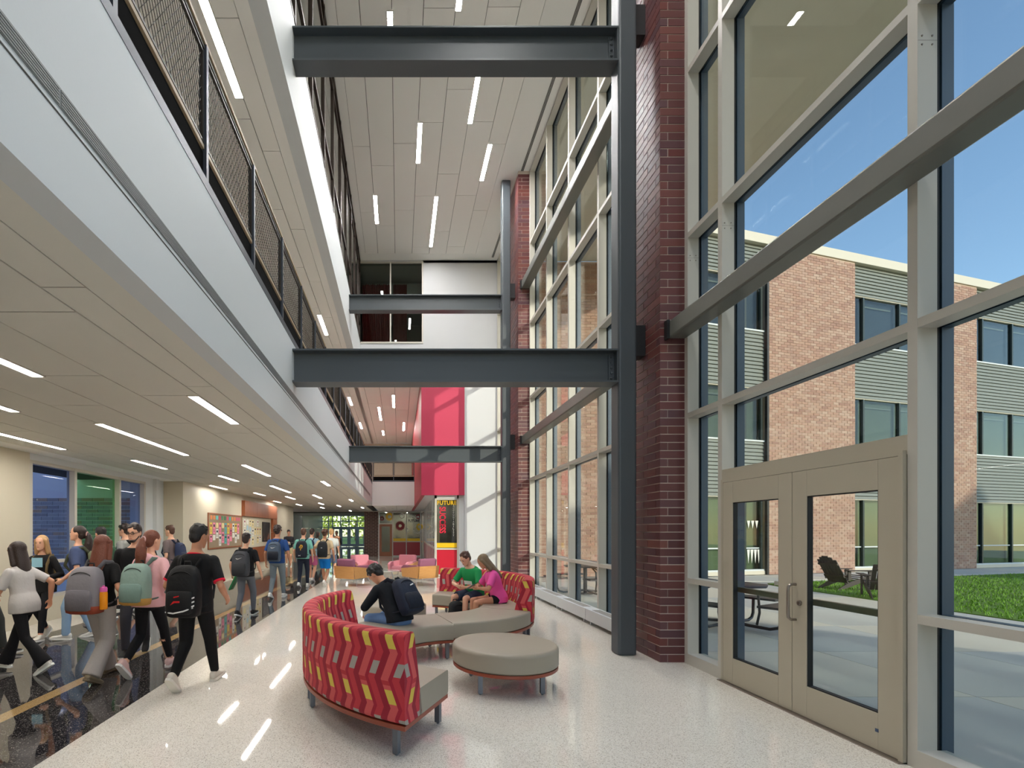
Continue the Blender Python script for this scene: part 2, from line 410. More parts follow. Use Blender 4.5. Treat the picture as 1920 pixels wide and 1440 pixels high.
MB().box(-1.6, 3.4, 17.8, 21.2, 8.1, 8.2).build('floor_board', MT['concrete'], rm)
MB().box(-.9, 1.6, 18.9, 20.4, 10.3, 11.3).build('bulkhead', MT['white'], rm)
MB().box(-1.9, -1.6, 17.8, 21.2, 8.2, 11.45).build('plaster', MT['white'], rm)
MB().box(3.4, 3.6, 17.8, 21.2, 8.2, 11.45).build('plaster', MT['white'], rm)
# ---- third floor interior glazing on the left
wn = empty('window_2', kind='structure')
ys = [.12+1.28*k for k in range(14)]
for y in ys:
    MB().box(-1.46, -1.385, y-.03, y+.03, 8.46, 11.47).build('mullion', MT['bronze'], wn)
for z in (8.49, 9.15, 11.05, 11.44):
    MB().box(-1.455, -1.395, ys[0], 17.6, z-.03, z+.03).build('transom', MT['bronze'], wn)
for k in range(13):
    for z0, z1 in ((8.52, 9.12), (9.18, 11.02), (11.08, 11.41)):
        MB().box(-1.43, -1.42, ys[k]+.03, ys[k+1]-.03, z0, z1).build('pane', MT['glassdark'], wn)
# ---- the great curtain wall on the right
XF = 3.555; TR = [1.03, 3.06, 5.28, 7.31, 9.48]
def bay(name, ys, skip=None, heater=False):
    wn = empty(name, kind='structure')
    y0, y1 = min(ys), max(ys)
    for y in ys:
        MB().box(XF, XF+.135, y-.033, y+.033, 0, 11.47).build('mullion', MT['alu'], wn)
        MB().box(XF+.135, XF+.155, y-.028, y+.028, 0, 11.47).build('gasket', MT['gasket'], wn)
        MB().box(XF+.168, XF+.25, y-.033, y+.033, 0, 11.47).build('outer_cap', MT['outer'], wn)
    for k in range(len(ys)-1):
        a, b = sorted((ys[k], ys[k+1])); a += .033; b -= .033
        zs = [.13]+TR+[11.40]; door = skip == k
        MB().box(XF, XF+.2, a, b, 0 if not door else 2.17, .13 if not door else 2.31).build('sill' if not door else 'door_head', MT['alu' if not door else 'door'], wn)
        lo = 2.31 if door else .13
        for z in TR+[11.43]:
            if door and z < 2.5: continue
            MB().box(XF+.001, XF+.134, a, b, z-.032, z+.032).build('transom', MT['alu'], wn)
            MB().box(XF+.134, XF+.152, a, b, z-.027, z+.027).build('gasket', MT['gasket'], wn)
            MB().box(XF+.168, XF+.24, a, b, z-.03, z+.03).build('outer_cap', MT['outer'], wn)
        for i in range(len(zs)-1):
            p, q = zs[i], zs[i+1]
            if door:
                if q <= 2.4: continue
                p = max(p, 2.31)
            MB().box(XF+.155, XF+.167, a-.02, b+.02, p+(.02 if i or door else 0), q-.02).build('pane', MT['glass'], wn)
    return wn
bay('window_3', [6.008, 5.375, 3.36, 1.86, .36], skip=1)
bay('window_4', [13.205, 11.70, 10.18, 8.67, 7.18])
bay('window_5', [17.56, 15.85, 14.34])
bay('window_8', [-1.2, -2.7, -4.2, -5.9])
# splice plates with screws on the two mullions by the door
for y in (6.008, 5.375, 3.36):
    sp = MB()
    for dz in (-.03, .03):
        for dx in (.03, .10): sp.lathe([(.0, 0), (.007, 0), (.006, .004), (0, .005)], (0, 0, 0), 8, T=Matrix.Translation((XF+dx, y-.033, 5.0+dz)) @ Matrix.Rotation(PI/2, 4, 'X'))
    sp.box(XF+.001, XF+.134, y-.0336, y-.0325, 4.9985, 5.0015)
    sp.build('splice_screws', MT['nickel'], bpy.data.objects['window_3'])
# ---- double door
dr = empty('door_1', (3.56, 4.37, 0), kind='structure')
def leaf(ya, yb, handle):
    lf = empty('door_leaf', (0, 0, 0), parent=dr)
    x0, x1 = 3.545, 3.60
    MB().box(x0, x1, ya, ya+.155, .012, 2.165).build('stile', MT['door'], lf, bevel=.002)
    MB().box(x0, x1, yb-.155, yb, .012, 2.165).build('stile', MT['door'], lf, bevel=.002)
    MB().box(x0, x1, ya+.155, yb-.155, 1.94, 2.165).build('rail', MT['door'], lf, bevel=.002)
    MB().box(x0, x1, ya+.155, yb-.155, .012, .285).build('rail', MT['door'], lf, bevel=.002)
    mb = MB()
    for a, b, c, d in ((ya+.155, ya+.163, .285, 1.94), (yb-.163, yb-.155, .285, 1.94), (ya+.163, yb-.163, .285, .296), (ya+.163, yb-.163, 1.932, 1.94)):
        mb.box(x0+.006, x1-.006, a, b, c, d)
    mb.build('glazing_bead', MT['gasket'], lf)
    MB().box(3.568, 3.578, ya+.16, yb-.16, .29, 1.936).build('pane', MT['glass'], lf)
    MB().box(3.62, 3.665, ya+.12, yb-.12, .985, 1.04).build('push_bar', mat('push_bar_green_grey', (96, 100, 84), .3, .7), lf, bevel=.006)
    MB().box(3.60, 3.66, ya+.09, ya+.14, .96, 1.065).build('push_bar_end', MT['steel'], lf)
    if handle:
        h = MB(); P = []
        yy = yb-.04
        P = [(3.545, yy, 1.16), (3.50, yy, 1.16), (3.478, yy, 1.14), (3.475, yy, 1.10), (3.475, yy, .90), (3.478, yy, .866), (3.50, yy, .846), (3.545, yy, .846)]
        h.tube(P, .012, 10).build('pull_handle', MT['nickel'], lf, True)
        MB().lathe([(.0, 0), (.024, 0), (.024, .012), (.014, .014), (.014, .02), (0, .02)], n=16, T=Matrix.Translation((3.545, yb-.085, 1.0)) @ Matrix.Rotation(-PI/2, 4, 'Y')).build('lock_cylinder', MT['nickel'], lf, True)
        MB().box(3.543, 3.5455, ya+.15, ya+.175, .145, .17).build('small_sticker', mat('sticker_blue', (60, 80, 110), .5), lf)
leaf(3.437, 4.375, True)
leaf(4.380, 5.312, False)
MB().box(3.545, 3.62, 5.315, 5.345, 0, 2.2).build('door_frame', MT['door'], dr)
MB().box(3.53, 3.60, 3.40, 3.434, 0, 2.2).build('door_frame', MT['door'], dr)
MB().box(3.545, 3.62, 3.434, 5.315, 2.168, 2.2).build('door_frame', MT['door'], dr)
MB().box(3.50, 3.72, 3.40, 5.345, 0, .01).build('threshold', MT['nickel'], dr)
# ---- brick piers
PC = .1016
def pier(y0, y1, x1, label, rows, nside):
    p = empty('brick_pier', (3.4, (y0+y1)/2, 0), label=label, cat='pier', group=None)
    MB().box(3.257, x1, y0+.007, y1, 0, 11.47).build('mortar_core', MT['mortar'], p)
    rest = MB(); cnt = 0
    for r in range(112):
        z0 = r*PC+.006; z1 = z0+PC-.012
        if r % 2: fr = [(3.25, 3.556)]; sd = [(y0, y0+.094)]
        else: fr = [(3.25, 3.344), (3.353, 3.556)]; sd = [(y0, y0+.296)]
        y = sd[0][1]+.009
        first = fr[0]
        boxes = [(first[0], first[1], sd[0][0], sd[0][1], 1)]+[(f[0], f[1], y0, y0+.09, 1) for f in fr[1:]]
        k = 0
        while y < y1-.02:
            boxes.append((3.25, 3.34, y, min(y+.296, y1), k < nside)); y += .305; k += 1
        for a, b, c, d, near in boxes:
            j = random.uniform(-.0012, .0012)
            if near and rows[0] <= r < rows[1] and cnt < 299:
                ubox('brick', a+j, b, c+j, d, z0, z1, MT['pierbrick'], p); cnt += 1
            else: rest.box(a+j, b, c+j, d, z0, z1)
        if x1 > 3.6:
            x = 3.80; rest.box(x, x1+.004, y0-.004, y0+.09, z0, z1)
    tag(rest.build('brick_courses', MT['pierbrick'], p), kind='stuff')
pier(6.042, 7.145, 3.70, 'plum glazed brick pier beside the double doors and the nearer steel column', (0, 82), 2)
pier(13.23, 14.31, 3.62, 'plum glazed brick pier behind the second, more distant steel column', (22, 104), 1)
# ---- steel frame
def column(y0, label):
    p = empty('steel_column', (3.003, y0+.121, 0), label=label, cat='column')
    MB().box(2.882, 3.124, y0, y0+.242, 0, 11.47).build('column_tube', MT['steel'], p, bevel=.03, seg=3)
    for z in (4.15, 8.38): MB().box(3.124, 3.249, y0+.03, y0+.21, z-.2, z+.2).build('bracket', MT['black'], p)
column(6.366, 'grey painted square steel column beside the brick pier near the double doors')
column(13.56, 'grey painted square steel column at the distant brick pier, before the end wall')
def beam(y0, z0, z1, label):
    p = empty('steel_beam', (.74, y0+.121, z0), label=label, cat='beam')
    xa, xb = -1.402, 2.882; yc = y0+.121
    MB().box(xa, xb, y0, y0+.242, z0, z0+.022).build('flange', MT['steel'], p)
    MB().box(xa, xb, y0, y0+.242, z1-.022, z1).build('flange', MT['steel'], p)
    MB().box(xa, xb, yc-.008, yc+.008, z0+.022, z1-.022).build('web', MT['steel'], p)
    MB().box(2.866, 2.882, y0+.01, y0+.232, z0+.022, z1-.022).build('end_plate', MT['steel'], p)
    MB().box(2.79, 2.866, yc-.022, yc-.008, z0+.05, z1-.05).build('shear_tab', MT['steel'], p)
    for k in range(5):
        z = z0+.075+(z1-z0-.15)*k/4
        MB().lathe([(.0, 0), (.019, .0), (.017, .012), (.009, .017), (0, .017)], n=8, T=Matrix.Translation((2.83, yc-.022, z)) @ Matrix.Rotation(PI/2, 4, 'X')).build('bolt', MT['steel'], p)
beam(6.366, 7.818, 8.269, 'dark grey steel beam high across the atrium, topmost of the nearer pair')
beam(6.366, 3.596, 4.033, 'dark grey steel beam at balcony level, lower of the nearer pair')
beam(13.56, 7.83, 8.262, 'blue-grey steel beam crossing before the curtained upper end window')
beam(13.56, 3.59, 4.030, 'blue-grey steel beam lit by sun patches before the red wall')
def girt(y0, y1, z0, label):
    p = empty('steel_girt', (3.44, (y0+y1)/2, z0), label=label, cat='beam')
    MB().box(3.332, 3.553, y0, y1, z0, z0+.215).build('girt_tube', MT['girt'], p, bevel=.02, seg=2)
    MB().box(3.30, 3.332, y1-.05, y1+.02, z0-.01, z0+.22).build('end_bracket', MT['black'], p)
girt(.3, 6.02, 4.02, 'grey steel tube running along the glazing above the double doors')
girt(7.17, 13.21, 4.02, 'grey steel tube along the tall glazing beyond the near pier, lower of two')
girt(7.17, 13.21, 8.24, 'grey steel tube high along the tall glazing beyond the near pier, upper of two')
# ---- convector under the tall glazing
p = empty('convector_heater', (3.44, 10.2, 0), label='long low white convector heater under the tall glazing', cat='heater')
for k in range(4):
    a, b = 7.16+k*1.515, 7.16+(k+1)*1.515-.006
    MB().box(3.33, 3.55, a, b, .06, .262).build('casing', MT['white'], p, bevel=.006)
    mb = MB()
    for i in range(5): mb.box(3.37+i*.03, 3.385+i*.03, a+.2, b-.2, .262, .266)
    mb.build('grille', mat('grille_grey', (150, 146, 138), .5), p)
    for y in (a+.15, b-.15): MB().box(3.36, 3.5, y-.02, y+.02, 0, .06).build('foot', MT['white'], p)
# ---- roof overhang outside
o = empty('roof_overhang', kind='structure')
MB().box(3.82, 9.9, -8, 17.58, 11.42, 11.9).build('soffit', MT['stucco'], o)
MB().box(9.9, 9.98, -8, 17.58, 11.30, 11.95).build('edge_fascia', mat('edge_metal', (196, 176, 160), .5), o)
# ---- left window panes (tinted), brick wing beyond them
wn = empty('window_6', kind='structure')
for y in (8.45, 9.62, 11.15, 12.235): MB().box(-6.56, -6.402, y-.035, y+.035, .42, 2.885).build('mullion', MT['alu'], wn)
for z in (.45, 1.08, 2.855): MB().box(-6.555, -6.405, 8.42, 12.265, z-.03, z+.03).build('transom', MT['alu'], wn)
for (a, b), g in zip(((8.48, 9.585), (9.655, 11.115), (11.185, 12.2)), ('glassblue', 'glassgreen', 'glassblue')):
    for z0, z1 in ((.48, 1.05), (1.11, 2.825)): MB().box(-6.52, -6.51, a, b, z0, z1).build('pane', MT[g], wn)
o = empty('wall_brick_wing', kind='structure')
MB().box(-14, -6.85, 13.05, 13.4, 0, 4).build('mortar_bed', MT['mortar3'], o)
n = 0
for r in range(36):
    x = -13.4+(.15 if r % 2 else 0)
    while x < -6.95:
        if n < 296 and 3 < r < 30 and x > -11.2: ubox('brick', x, x+.287, 13.035, 13.1, r*PC+.008, r*PC+.094, MT['bluebrick'], o); n += 1
        elif True: pass
        x += .305
sbox('ground', -40, -6.8, -10, 13.3, -.3, -.02, MT['concrete'])
# ---- storefront at the far end of the hall (office)
of = empty('office_front', kind='structure')
def fr(nme, m, *b, par=of): return MB().box(*b).build(nme, MT[m] if isinstance(m, str) else m, par)
for x in (-1.34, -.41, .49, 1.42): fr('mullion', 'alu', x-.03, x+.03, 31.93, 32.03, 0, 3.0)
for a, b, z in ((-1.31, -.44, 2.16), (-1.31, 1.4, 2.95), (-.38, .46, .98), (.52, 1.4, .98), (-.38, .46, .04), (.52, 1.4, .04)):
    fr('transom', 'alu', a, b, 31.94, 32.02, z-.03, z+.03)
for a, b in ((-.38, .46), (.52, 1.4)):
    fr('red_panel', mat('maroon_panel', (150, 30, 44), .3), a, b, 31.96, 32.0, .07, .95)
    fr('yellow_band', 'yellow', a, b, 31.96, 32.0, 1.01, 1.19)
    fr('pane', 'glassdark', a, b, 31.98, 31.99, 1.19, 2.92)
fr('pane', 'glassdark', -1.31, -.44, 31.98, 31.99, 2.19, 2.92)
d = empty('door_2', (-.87, 31.97, 0), kind='structure')
for b in ((-1.30, -1.14, .01, 2.12), (-.6, -.45, .01, 2.12), (-1.14, -.6, 1.98, 2.12), (-1.14, -.6, .01, .3)):
    MB().box(b[0], b[1], 31.95, 31.99, b[2], b[3]).build('door_rail', MT['wood'], d)
MB().box(-1.14, -.6, 31.965, 31.972, .3, 1.98).build('pane', MT['glassdark'], d)
ofr = empty('wall_office', kind='structure')
MB().box(-1.4, 1.7, 35, 35.1, 0, 3).build('plaster', mat('office_grey', (150, 146, 136), .7), ofr)
MB().box(1.66, 1.76, 31.9, 35, 0, 3).build('plaster', mat('office_grey2', (140, 136, 128), .7), ofr)
MB().box(-1.4, 1.7, 32.05, 35, 2.98, 3.05).build('ceiling_board', MT['ceil'], ofr)
# gear decals on the office glass
def gear(x, z, r, teeth, m, hole=.35, parent=of, y=31.95):
    pts = []; n = teeth
    for i in range(n):
        a = 2*PI*i/n; q = PI/n
        for da, rr in ((-q*.55, .82), (-q*.4, 1), (q*.4, 1), (q*.55, .82)): pts.append((a+da, r*rr))
    V = []; F = []; N = len(pts)
    for y_ in (y, y+.006):
        for a, rr in pts: V.append((x+rr*math.cos(a), y_, z+rr*math.sin(a)))
        for a, rr in pts: V.append((x+r*hole*math.cos(a), y_, z+r*hole*math.sin(a)))
    for i in range(N):
        j = (i+1) % N
        F += [(i, N+i, N+j, j), (2*N+i, 2*N+j, 3*N+j, 3*N+i), (i, j, 2*N+j, 2*N+i), (N+i, 3*N+i, 3*N+j, N+j)]
    MB().add(V, F).build('gear_decal', m, parent)
wv = mat('white_vinyl', (226, 224, 216), .5)
gear(-1.12, 2.50, .16, 14, MT['maroon']); gear(-.62, 2.62, .28, 18, MT['yellow'], .4)
gear(.08, 2.02, .34, 20, MT['maroon'], .3); gear(.20, 2.66, .20, 14, wv, .6)
gear(.55, 1.72, .14, 12, wv, .62); gear(1.36, 1.95, .24, 14, MT['yellow'], .5); gear(1.28, 2.62, .18, 14, MT['maroon'], .4); gear(1.22, 1.78, .28, 16, wv, .8)
def text(s, m, fit, loc, rot=(PI/2, 0, 0), parent=None, name='lettering', bold=.03, ext=.003, sp=1.0):
    """raised lettering scaled to fit a width and a height in metres"""
    cu = bpy.data.curves.new('text', 'FONT'); cu.body = s; cu.size = 1; cu.extrude = ext; cu.offset = bold; cu.align_x = 'CENTER'; cu.align_y = 'CENTER'; cu.space_character = sp; cu.resolution_u = 3
    t = bpy.data.objects.new('text_tmp', cu); COL.objects.link(t); bpy.context.view_layer.update()
    me = bpy.data.meshes.new_from_object(t.evaluated_get(bpy.context.evaluated_depsgraph_get()))
    bpy.data.objects.remove(t); me.materials.clear(); me.materials.append(m)
    xs = [v.co.x for v in me.vertices]; ys = [v.co.y for v in me.vertices]
    kx, ky = fit[0]/(max(xs)-min(xs)), fit[1]/(max(ys)-min(ys)); cx, cy = (max(xs)+min(xs))/2, (max(ys)+min(ys))/2
    for v in me.vertices: v.co = ((v.co.x-cx)*kx, (v.co.y-cy)*ky, v.co.z)
    o = link(name, me, parent, loc, rot)
    if parent is not None: o.location = Vector(loc)-Vector(parent.location)
    return o
navy = mat('navy_vinyl', (44, 30, 62), .5)
text('FUTURE', navy, (.76, .17), (.98, 31.95, 2.36), parent=of)
text('S FOR', wv, (.66, .15), (1.02, 31.95, 2.60), parent=of, bold=.01)
text('SKILLS', navy, (.6, .11), (.98, 31.95, 2.80), parent=of, bold=.01)
# desk with a printer and a paper seen through the office glass
t = empty('office_printer', (.98, 32.5, 1.0), label='black office printer behind the glass beside the FUTURE lettering', cat='printer')
MB().box(.75, 1.2, 32.3, 32.75, 1.0, 1.2).build('printer_body', MT['black'], t, bevel=.02); MB().box(.85, 1.1, 32.28, 32.3, 1.08, 1.13).build('paper_tray', wv, t)
t = empty('office_counter', (.5, 32.5, 0), label='long counter behind the maroon office panels', cat='counter')
MB().box(-.38, 1.55, 32.1, 32.9, .94, 1.0).build('worktop', MT['oak'], t); MB().box(-.36, 1.5, 32.7, 32.85, 0, .94).build('counter_front', MT['white'], t)
# ---- storefront in the corner under the red wall
sf = empty('storefront', kind='structure')
Y = 17.78
for x in (1.35, 2.16): MB().box(x-.035, x+.035, Y-.02, Y+.1, 0, 2.96).build('mullion', MT['alu'], sf)
MB().box(2.195, 2.38, Y-.02, Y+.1, 0, 2.96).build('jamb', MT['white'], sf)
for z in (2.82, 1.0, .04): MB().box(1.385, 2.125, Y-.015, Y+.08, z-.03, z+.03).build('transom', MT['alu'], sf)
MB().box(1.315, 2.195, Y-.02, Y+.1, 2.85, 2.96).build('head', MT['white'], sf)
MB().box(1.385, 2.125, Y, Y+.03, .07, .97).build('red_panel', MT['redpanel'], sf)
MB().box(1.385, 2.125, Y, Y+.03, 1.05, 1.22).build('yellow_band', MT['yellow'], sf)
MB().box(1.385, 2.125, Y+.02, Y+.03, 1.22, 2.79).build('pane', MT['glassdark'], sf)
text('FUTURE', MT['yellow'], (.70, .155), (1.755, Y, 2.69), parent=sf, sp=1.12)
text('SUCCESS', mat('crimson_vinyl', (200, 16, 52), .5), (.97, .24), (1.60, Y, 2.06), (PI/2, PI/2, 0), sf)
MB().box(1.95, 2.05, Y+.005, Y+.012, 1.24, 2.38).build('black_band', MT['black'], sf)
gv = mat('pale_grey_vinyl', (190, 190, 184), .5)
for i, ch in enumerate('ACCOUNTABILITY'):
    text(ch, gv, (.045 if ch != 'I' else .012, .062), (2.0, Y, 2.575-i*.083), parent=sf, bold=.0, name='letter')
# side glazing of the office with slim fins
def sx_(y): return 1.33+(y-17.8)*.019
for k in range(11):
    y = 18.3+k*1.22
    MB().box(sx_(y)-.014, sx_(y)+.05, y-.03, y+.03, 0, 2.96).build('fin', MT['white'], sf)
    if k < 10:
        y2 = y+1.22; mb = MB(); a, b = sx_(y), sx_(y2)
        mb.prism([(a, y+.03), (b, y2-.03), (b+.01, y2-.03), (a+.01, y+.03)], 1.05, 2.93).build('pane', MT['glassdark'], sf)
        MB().prism([(a, y+.03), (b, y2-.03), (b+.03, y2-.03), (a+.03, y+.03)], .05, .97).build('side_panel', mat('side_panel', (150, 60, 70), .35), sf)
        MB().prism([(a-.02, y+.03), (b-.02, y2-.03), (b+.04, y2-.03), (a+.04, y+.03)], .97, 1.05).build('side_rail', MT['alu'], sf)
MB().box(2.3, 2.4, 17.95, 31, 0, 2.96).build('partition', mat('office_wall3', (146, 142, 134), .7), sf)
MB().box(1.45, 2.3, 20.4, 20.5, 0, 2.96).build('partition', mat('office_wall4', (120, 116, 110), .7), sf)
# ---- far entrance doors
en = empty('window_7', kind='structure')
for x in (-8.4, -7.7, -7.25, -6.35, -5.45, -4.55, -3.7): MB().box(x-.05, x+.05, 52.9, 53.1, 0, 3.4).build('mullion', MT['entry'], en)
for z in (2.12, 2.78, 3.38): MB().box(-8.4, -3.7, 52.92, 53.08, z-.05, z+.05).build('transom', MT['entry'], en)
ks = [-8.4, -7.7, -7.25, -6.35, -5.45, -4.55, -3.7]
for k in range(6):
    a, b = ks[k]+.05, ks[k+1]-.05
    if k in (2, 3, 4, 5):
        for q in ((a, a+.14, .02, 2.07), (b-.14, b, .02, 2.07), (a+.14, b-.14, 1.9, 2.07), (a+.14, b-.14, .02, .3), (a+.14, b-.14, 1.0, 1.1)):
            MB().box(q[0], q[1], 52.96, 53.04, q[2], q[3]).build('door_rail', MT['entry'], en)
    MB().box(a, b, 53.0, 53.01, .05, 3.3).build('pane', MT['glass'], en)
sbox('wall_vestibule', -3.7, -2.0, 52.9, 53.2, 0, 3.4, MT['entry'])
sbox('wall_vestibule', -2.29, -2.0, 32.4, 52.9, 0, 3.4, MT['white'])
sbox('ceiling_vestibule', -8.6, -2.2, 41, 53.2, 3.4, 3.5, MT['ceilw'])
sbox('front_lawn', -60, 40, 53.2, 140, -.3, -.03, MT['lawn'])
tl = mat('tree_leaf', (150, 168, 70), .9, vary=(3, .3)); tb = mat('tree_bark', (80, 66, 52), .9)
for i, (x, y, h, r, lab) in enumerate(((-13.5, 84, 5.5, 3.2, 'round green tree beyond the far entrance, behind the far people'), (-8.2, 92, 6, 3.6, 'bushy green tree seen through the middle of the far entrance'), (-3.6, 80, 5, 2.8, 'yellow-green tree through the far entrance beside the brick wall'))):
    t = empty('tree', (x, y, 0), label=lab, cat='tree')
    MB().cap((x, y, 0), (x, y, h*.6), .22, .12, 8).build('trunk', tb, t)
    mb = MB()
    for k in range(300):
        u = Vector((random.gauss(0, 1), random.gauss(0, 1), random.gauss(0, .8))).normalized()*r*random.uniform(.55, 1)
        c = Vector((x, y, h*.62))+u; a = Vector((random.gauss(0, 1), random.gauss(0, 1), random.gauss(0, 1))).normalized()*.34; b = a.orthogonal().normalized()*.26
        mb.add([c-a, c+b, c+a, c-b], [(0, 1, 2, 3)])
    tag(mb.build('foliage', tl, t), kind='stuff')
# ================================================================ OUTSIDE
gr = empty('ground', kind='structure')
MB().box(3.7, 60, -30, 40, -.3, -.035).build('sub_base', MT['concrete'], gr)
sl_ = [mat('slab_grey', (204, 200, 192), .75, vary=(1.2, .1), bump=(60, .08, .004)), mat('slab_warm', (214, 206, 192), .75, vary=(1.2, .1), bump=(60, .08, .004)), mat('slab_cool', (196, 194, 190), .75, vary=(1.2, .1), bump=(60, .08, .004))]
for i in range(4):
    for j in range(12):
        x0 = 3.9+i*1.88; y0 = -4.3+j*1.83
        if y0+1.83 > 17.5: continue
        ubox('paving_slab', x0+.006, x0+1.874, y0+.006, y0+1.824, -.06, -.02, sl_[(i*2+j*5) % 3], gr)
for k in range(12):
    x0 = 11.45+k*2.0
    yb = 18.5+(x0-14.1)/3.68
    ubox('paving_slab', x0, x0+1.99, yb-1.6, yb+.5, -.06, -.02+.001*k, sl_[k % 3], gr)
ubox('paving_slab', 9.6, 11.44, 15.9, 17.5, -.06, -.021, sl_[1], gr)
lw = empty('lawn', kind='structure')
poly = [(11.42, 3), (11.46, 14.6), (11.7, 15.4), (13.2, 15.9), (20.4, 17.9), (40, 23.3), (40, 3)]
MB().prism(poly, -.06, -.005).build('turf', MT['lawn'], lw)
mb = MB()
def inlawn(x, y): return 11.5 < x < 24 and 6 < y < (15.7+(x-12.6)*.275 if x > 12 else 14.8)
n = 0
while n < 22000:
    y = random.uniform(6.5, 19); x = random.uniform(11.45, 24)
    if random.random() > 9/y or not inlawn(x, y): continue
    a = random.uniform(0, PI); h = random.uniform(.03, .07); c, s_ = math.cos(a)*.012, math.sin(a)*.012; l1, l2 = random.gauss(0, .02), random.gauss(0, .02)
    mb.add([(x-c, y-s_, -.006), (x+c, y+s_, -.006), (x+l1, y+l2, h)], [(0, 1, 2)]); n += 1
tag(mb.build('grass', MT['grass'], None), 'short mown green grass on the courtyard lawn', 'grass', kind='stuff')
# ---- courtyard building (local frame along its face)
CB = Vector((14.1, 18.5, 0)); CA = math.atan2(1, 3.68)
cb = empty('courtyard_building', CB, CA, 'three-storey school wing of salmon brick and grey metal siding across the courtyard', 'building')
def lbox(nme, m, *b, mb=None):
    return MB().box(*b).build(nme, MT[m] if isinstance(m, str) else m, cb, world=False)
def cub(nme, m, x0, x1, y0, y1, z0, z1):
    if m.name not in UNITME: UNITME[m.name] = UNIT.mesh('unit_'+m.name, m)
    return link(nme, UNITME[m.name], cb, ((x0+x1)/2, (y0+y1)/2, (z0+z1)/2), scale=(x1-x0, y1-y0, z1-z0))
def brickwall(x0, x1, zt, place, big, zwin):
    rest = MB(); n = 0; r = 0
    while (r+1)*PC < zt:
        x = x0-(.15 if r % 2 else 0)
        while x < x1-.03:
            a, b = max(x, x0)+.005, min(x+.3, x1)-.005
            j = random.uniform(-.003, .003)
            if zwin[0] <= r*PC < zwin[1] and n < big: place(a, b, -.012+j, r*PC+.005, r*PC+.096); n += 1
            else: rest.box(a, b, -.012+j, .05, r*PC+.005, r*PC+.096)
            x += .305
        r += 1
    return rest
cbk = MT['courtbrick']
lbox('mortar_bed', 'mortar2', 0, 4.56, 0, .5, 0, 12.55)
r_ = brickwall(0, 4.56, 12.5, lambda a, b, y, z0, z1: cub('brick', cbk, a, b, y, .05, z0, z1), 170, (2.2, 4))
tag(r_.build('brick_courses', cbk, cb, world=False), kind='stuff')
lbox('mortar_bed', 'mortar2', 10.48, 12.12, 0, .5, 0, 12.55)
r_ = brickwall(10.48, 12.12, 12.5, lambda a, b, y, z0, z1: cub('brick', cbk, a, b, y, .05, z0, z1), 120, (.0, 2.6))
tag(r_.build('brick_courses', cbk, cb, world=False), kind='stuff')
lbox('shadow_strip', 'black', -.1, -.02, -.02, .08, 0, 12.5)  # black strip painted in as the shadow line between siding and brick
blind = [mat('room_pale_green', (206, 220, 186), .8), mat('blind_sage', (170, 178, 166), .8), mat('blind_slate', (112, 124, 158), .8)]
wfr = mat('green_black_frame', (34, 48, 48), .4, .3)
for s0, s1, mus in ((-3.4, -.1, (-3.2, -1.0, -.2)), (4.56, 10.48, (4.62, 5.27, 7.41, 9.55, 10.42)), (12.12, 24, (12.18, 12.82, 14.95, 17.1, 19.2, 21.3, 23.5))):
    lbox('backing', 'sidinggap', s0, s1, .16, .4, 2.95, 5.1); lbox('backing', 'sidinggap', s0, s1, .16, .4, 7.1, 9.3); lbox('backing', 'sidinggap', s0, s1, .16, .4, 11.3, 12.55)
    for z0, z1 in ((2.95, 5.08), (7.1, 9.28), (11.3, 12.54)):
        n = int(round((z1-z0)/.142)); h = (z1-z0)/n
        pr = [(.16, 0), (.098, .014), (.125, h-.012), (.16, h-.012)]
        me = MB().prism(pr, 0, 1, 'x').mesh('slat_mesh', MT['siding'])
        for k in range(n): link('slat', me, cb, (s0, 0, z0+k*h), scale=(s1-s0, 1, 1))
    for fl_, (z0, z1) in enumerate(((.2, 2.93), (5.12, 7.08), (9.32, 11.28))):
        lbox('sill', 'white', s0, s1, .08, .3, z0-.06, z0); lbox('window_head', 'coping', s0, s1, .12, .3, z1, z1+.03)
        if fl_ == 0: lbox('curb', 'coping', s0, s1, .06, .3, 0, .14)
        for k, x in enumerate(mus):
            MB().box(x-.045, x+.045, .12, .24, z0, z1).build('window_frame', wfr, cb, world=False)
            if k < len(mus)-1:
                x2 = mus[k+1]
                MB().box(x+.045, x2-.045, .19, .2, z0, z1).build('window_pane', MT['glassdark'], cb, world=False)
                MB().box(x+.045, x2-.045, .36, .39, z0, z1).build('window_blind' if fl_ else 'room_wall', blind[fl_], cb, world=False)
                if fl_: MB().box(x+.2, x2-.25, .30, .34, z1-.3, z1-.24).build('room_light', MT['white'], cb, world=False)
                if fl_ == 0: MB().box(x+.045, x2-.045, .18, .22, .98, 1.03).build('window_rail', 'x' and MT['white'], cb, world=False)
        lbox('room_floor', 'concrete', s0, s1, .24, .8, z0-.1, z0)
for a, b in ((-3.4, -.1), (-.1, 4.6), (4.6, 10.45), (10.45, 12.16), (12.16, 24)): lbox('coping', 'coping', a, b, -.06, .6, 12.55, 12.9)
lbox('building_mass', 'coping', -3.4, 24, .8, 1.0, 0, 12.5)
# bunting in the ground floor window
bt = empty('bunting', CB, CA, 'white triangular pennants hanging inside the ground floor window across the courtyard', 'bunting')
for k in range(4):
    x = -.86+k*.17; MB().prism([(x, .95), (x+.14, .95), (x+.07, .42)], .17, .175, 'y').build('pennant', wv, bt, world=False)
for k in range(3):
    x = -.86+k*.2; MB().prism([(x, 2.05), (x+.15, 2.05), (x+.075, 1.75)], .17, .175, 'y').build('pennant', wv, bt, world=False)
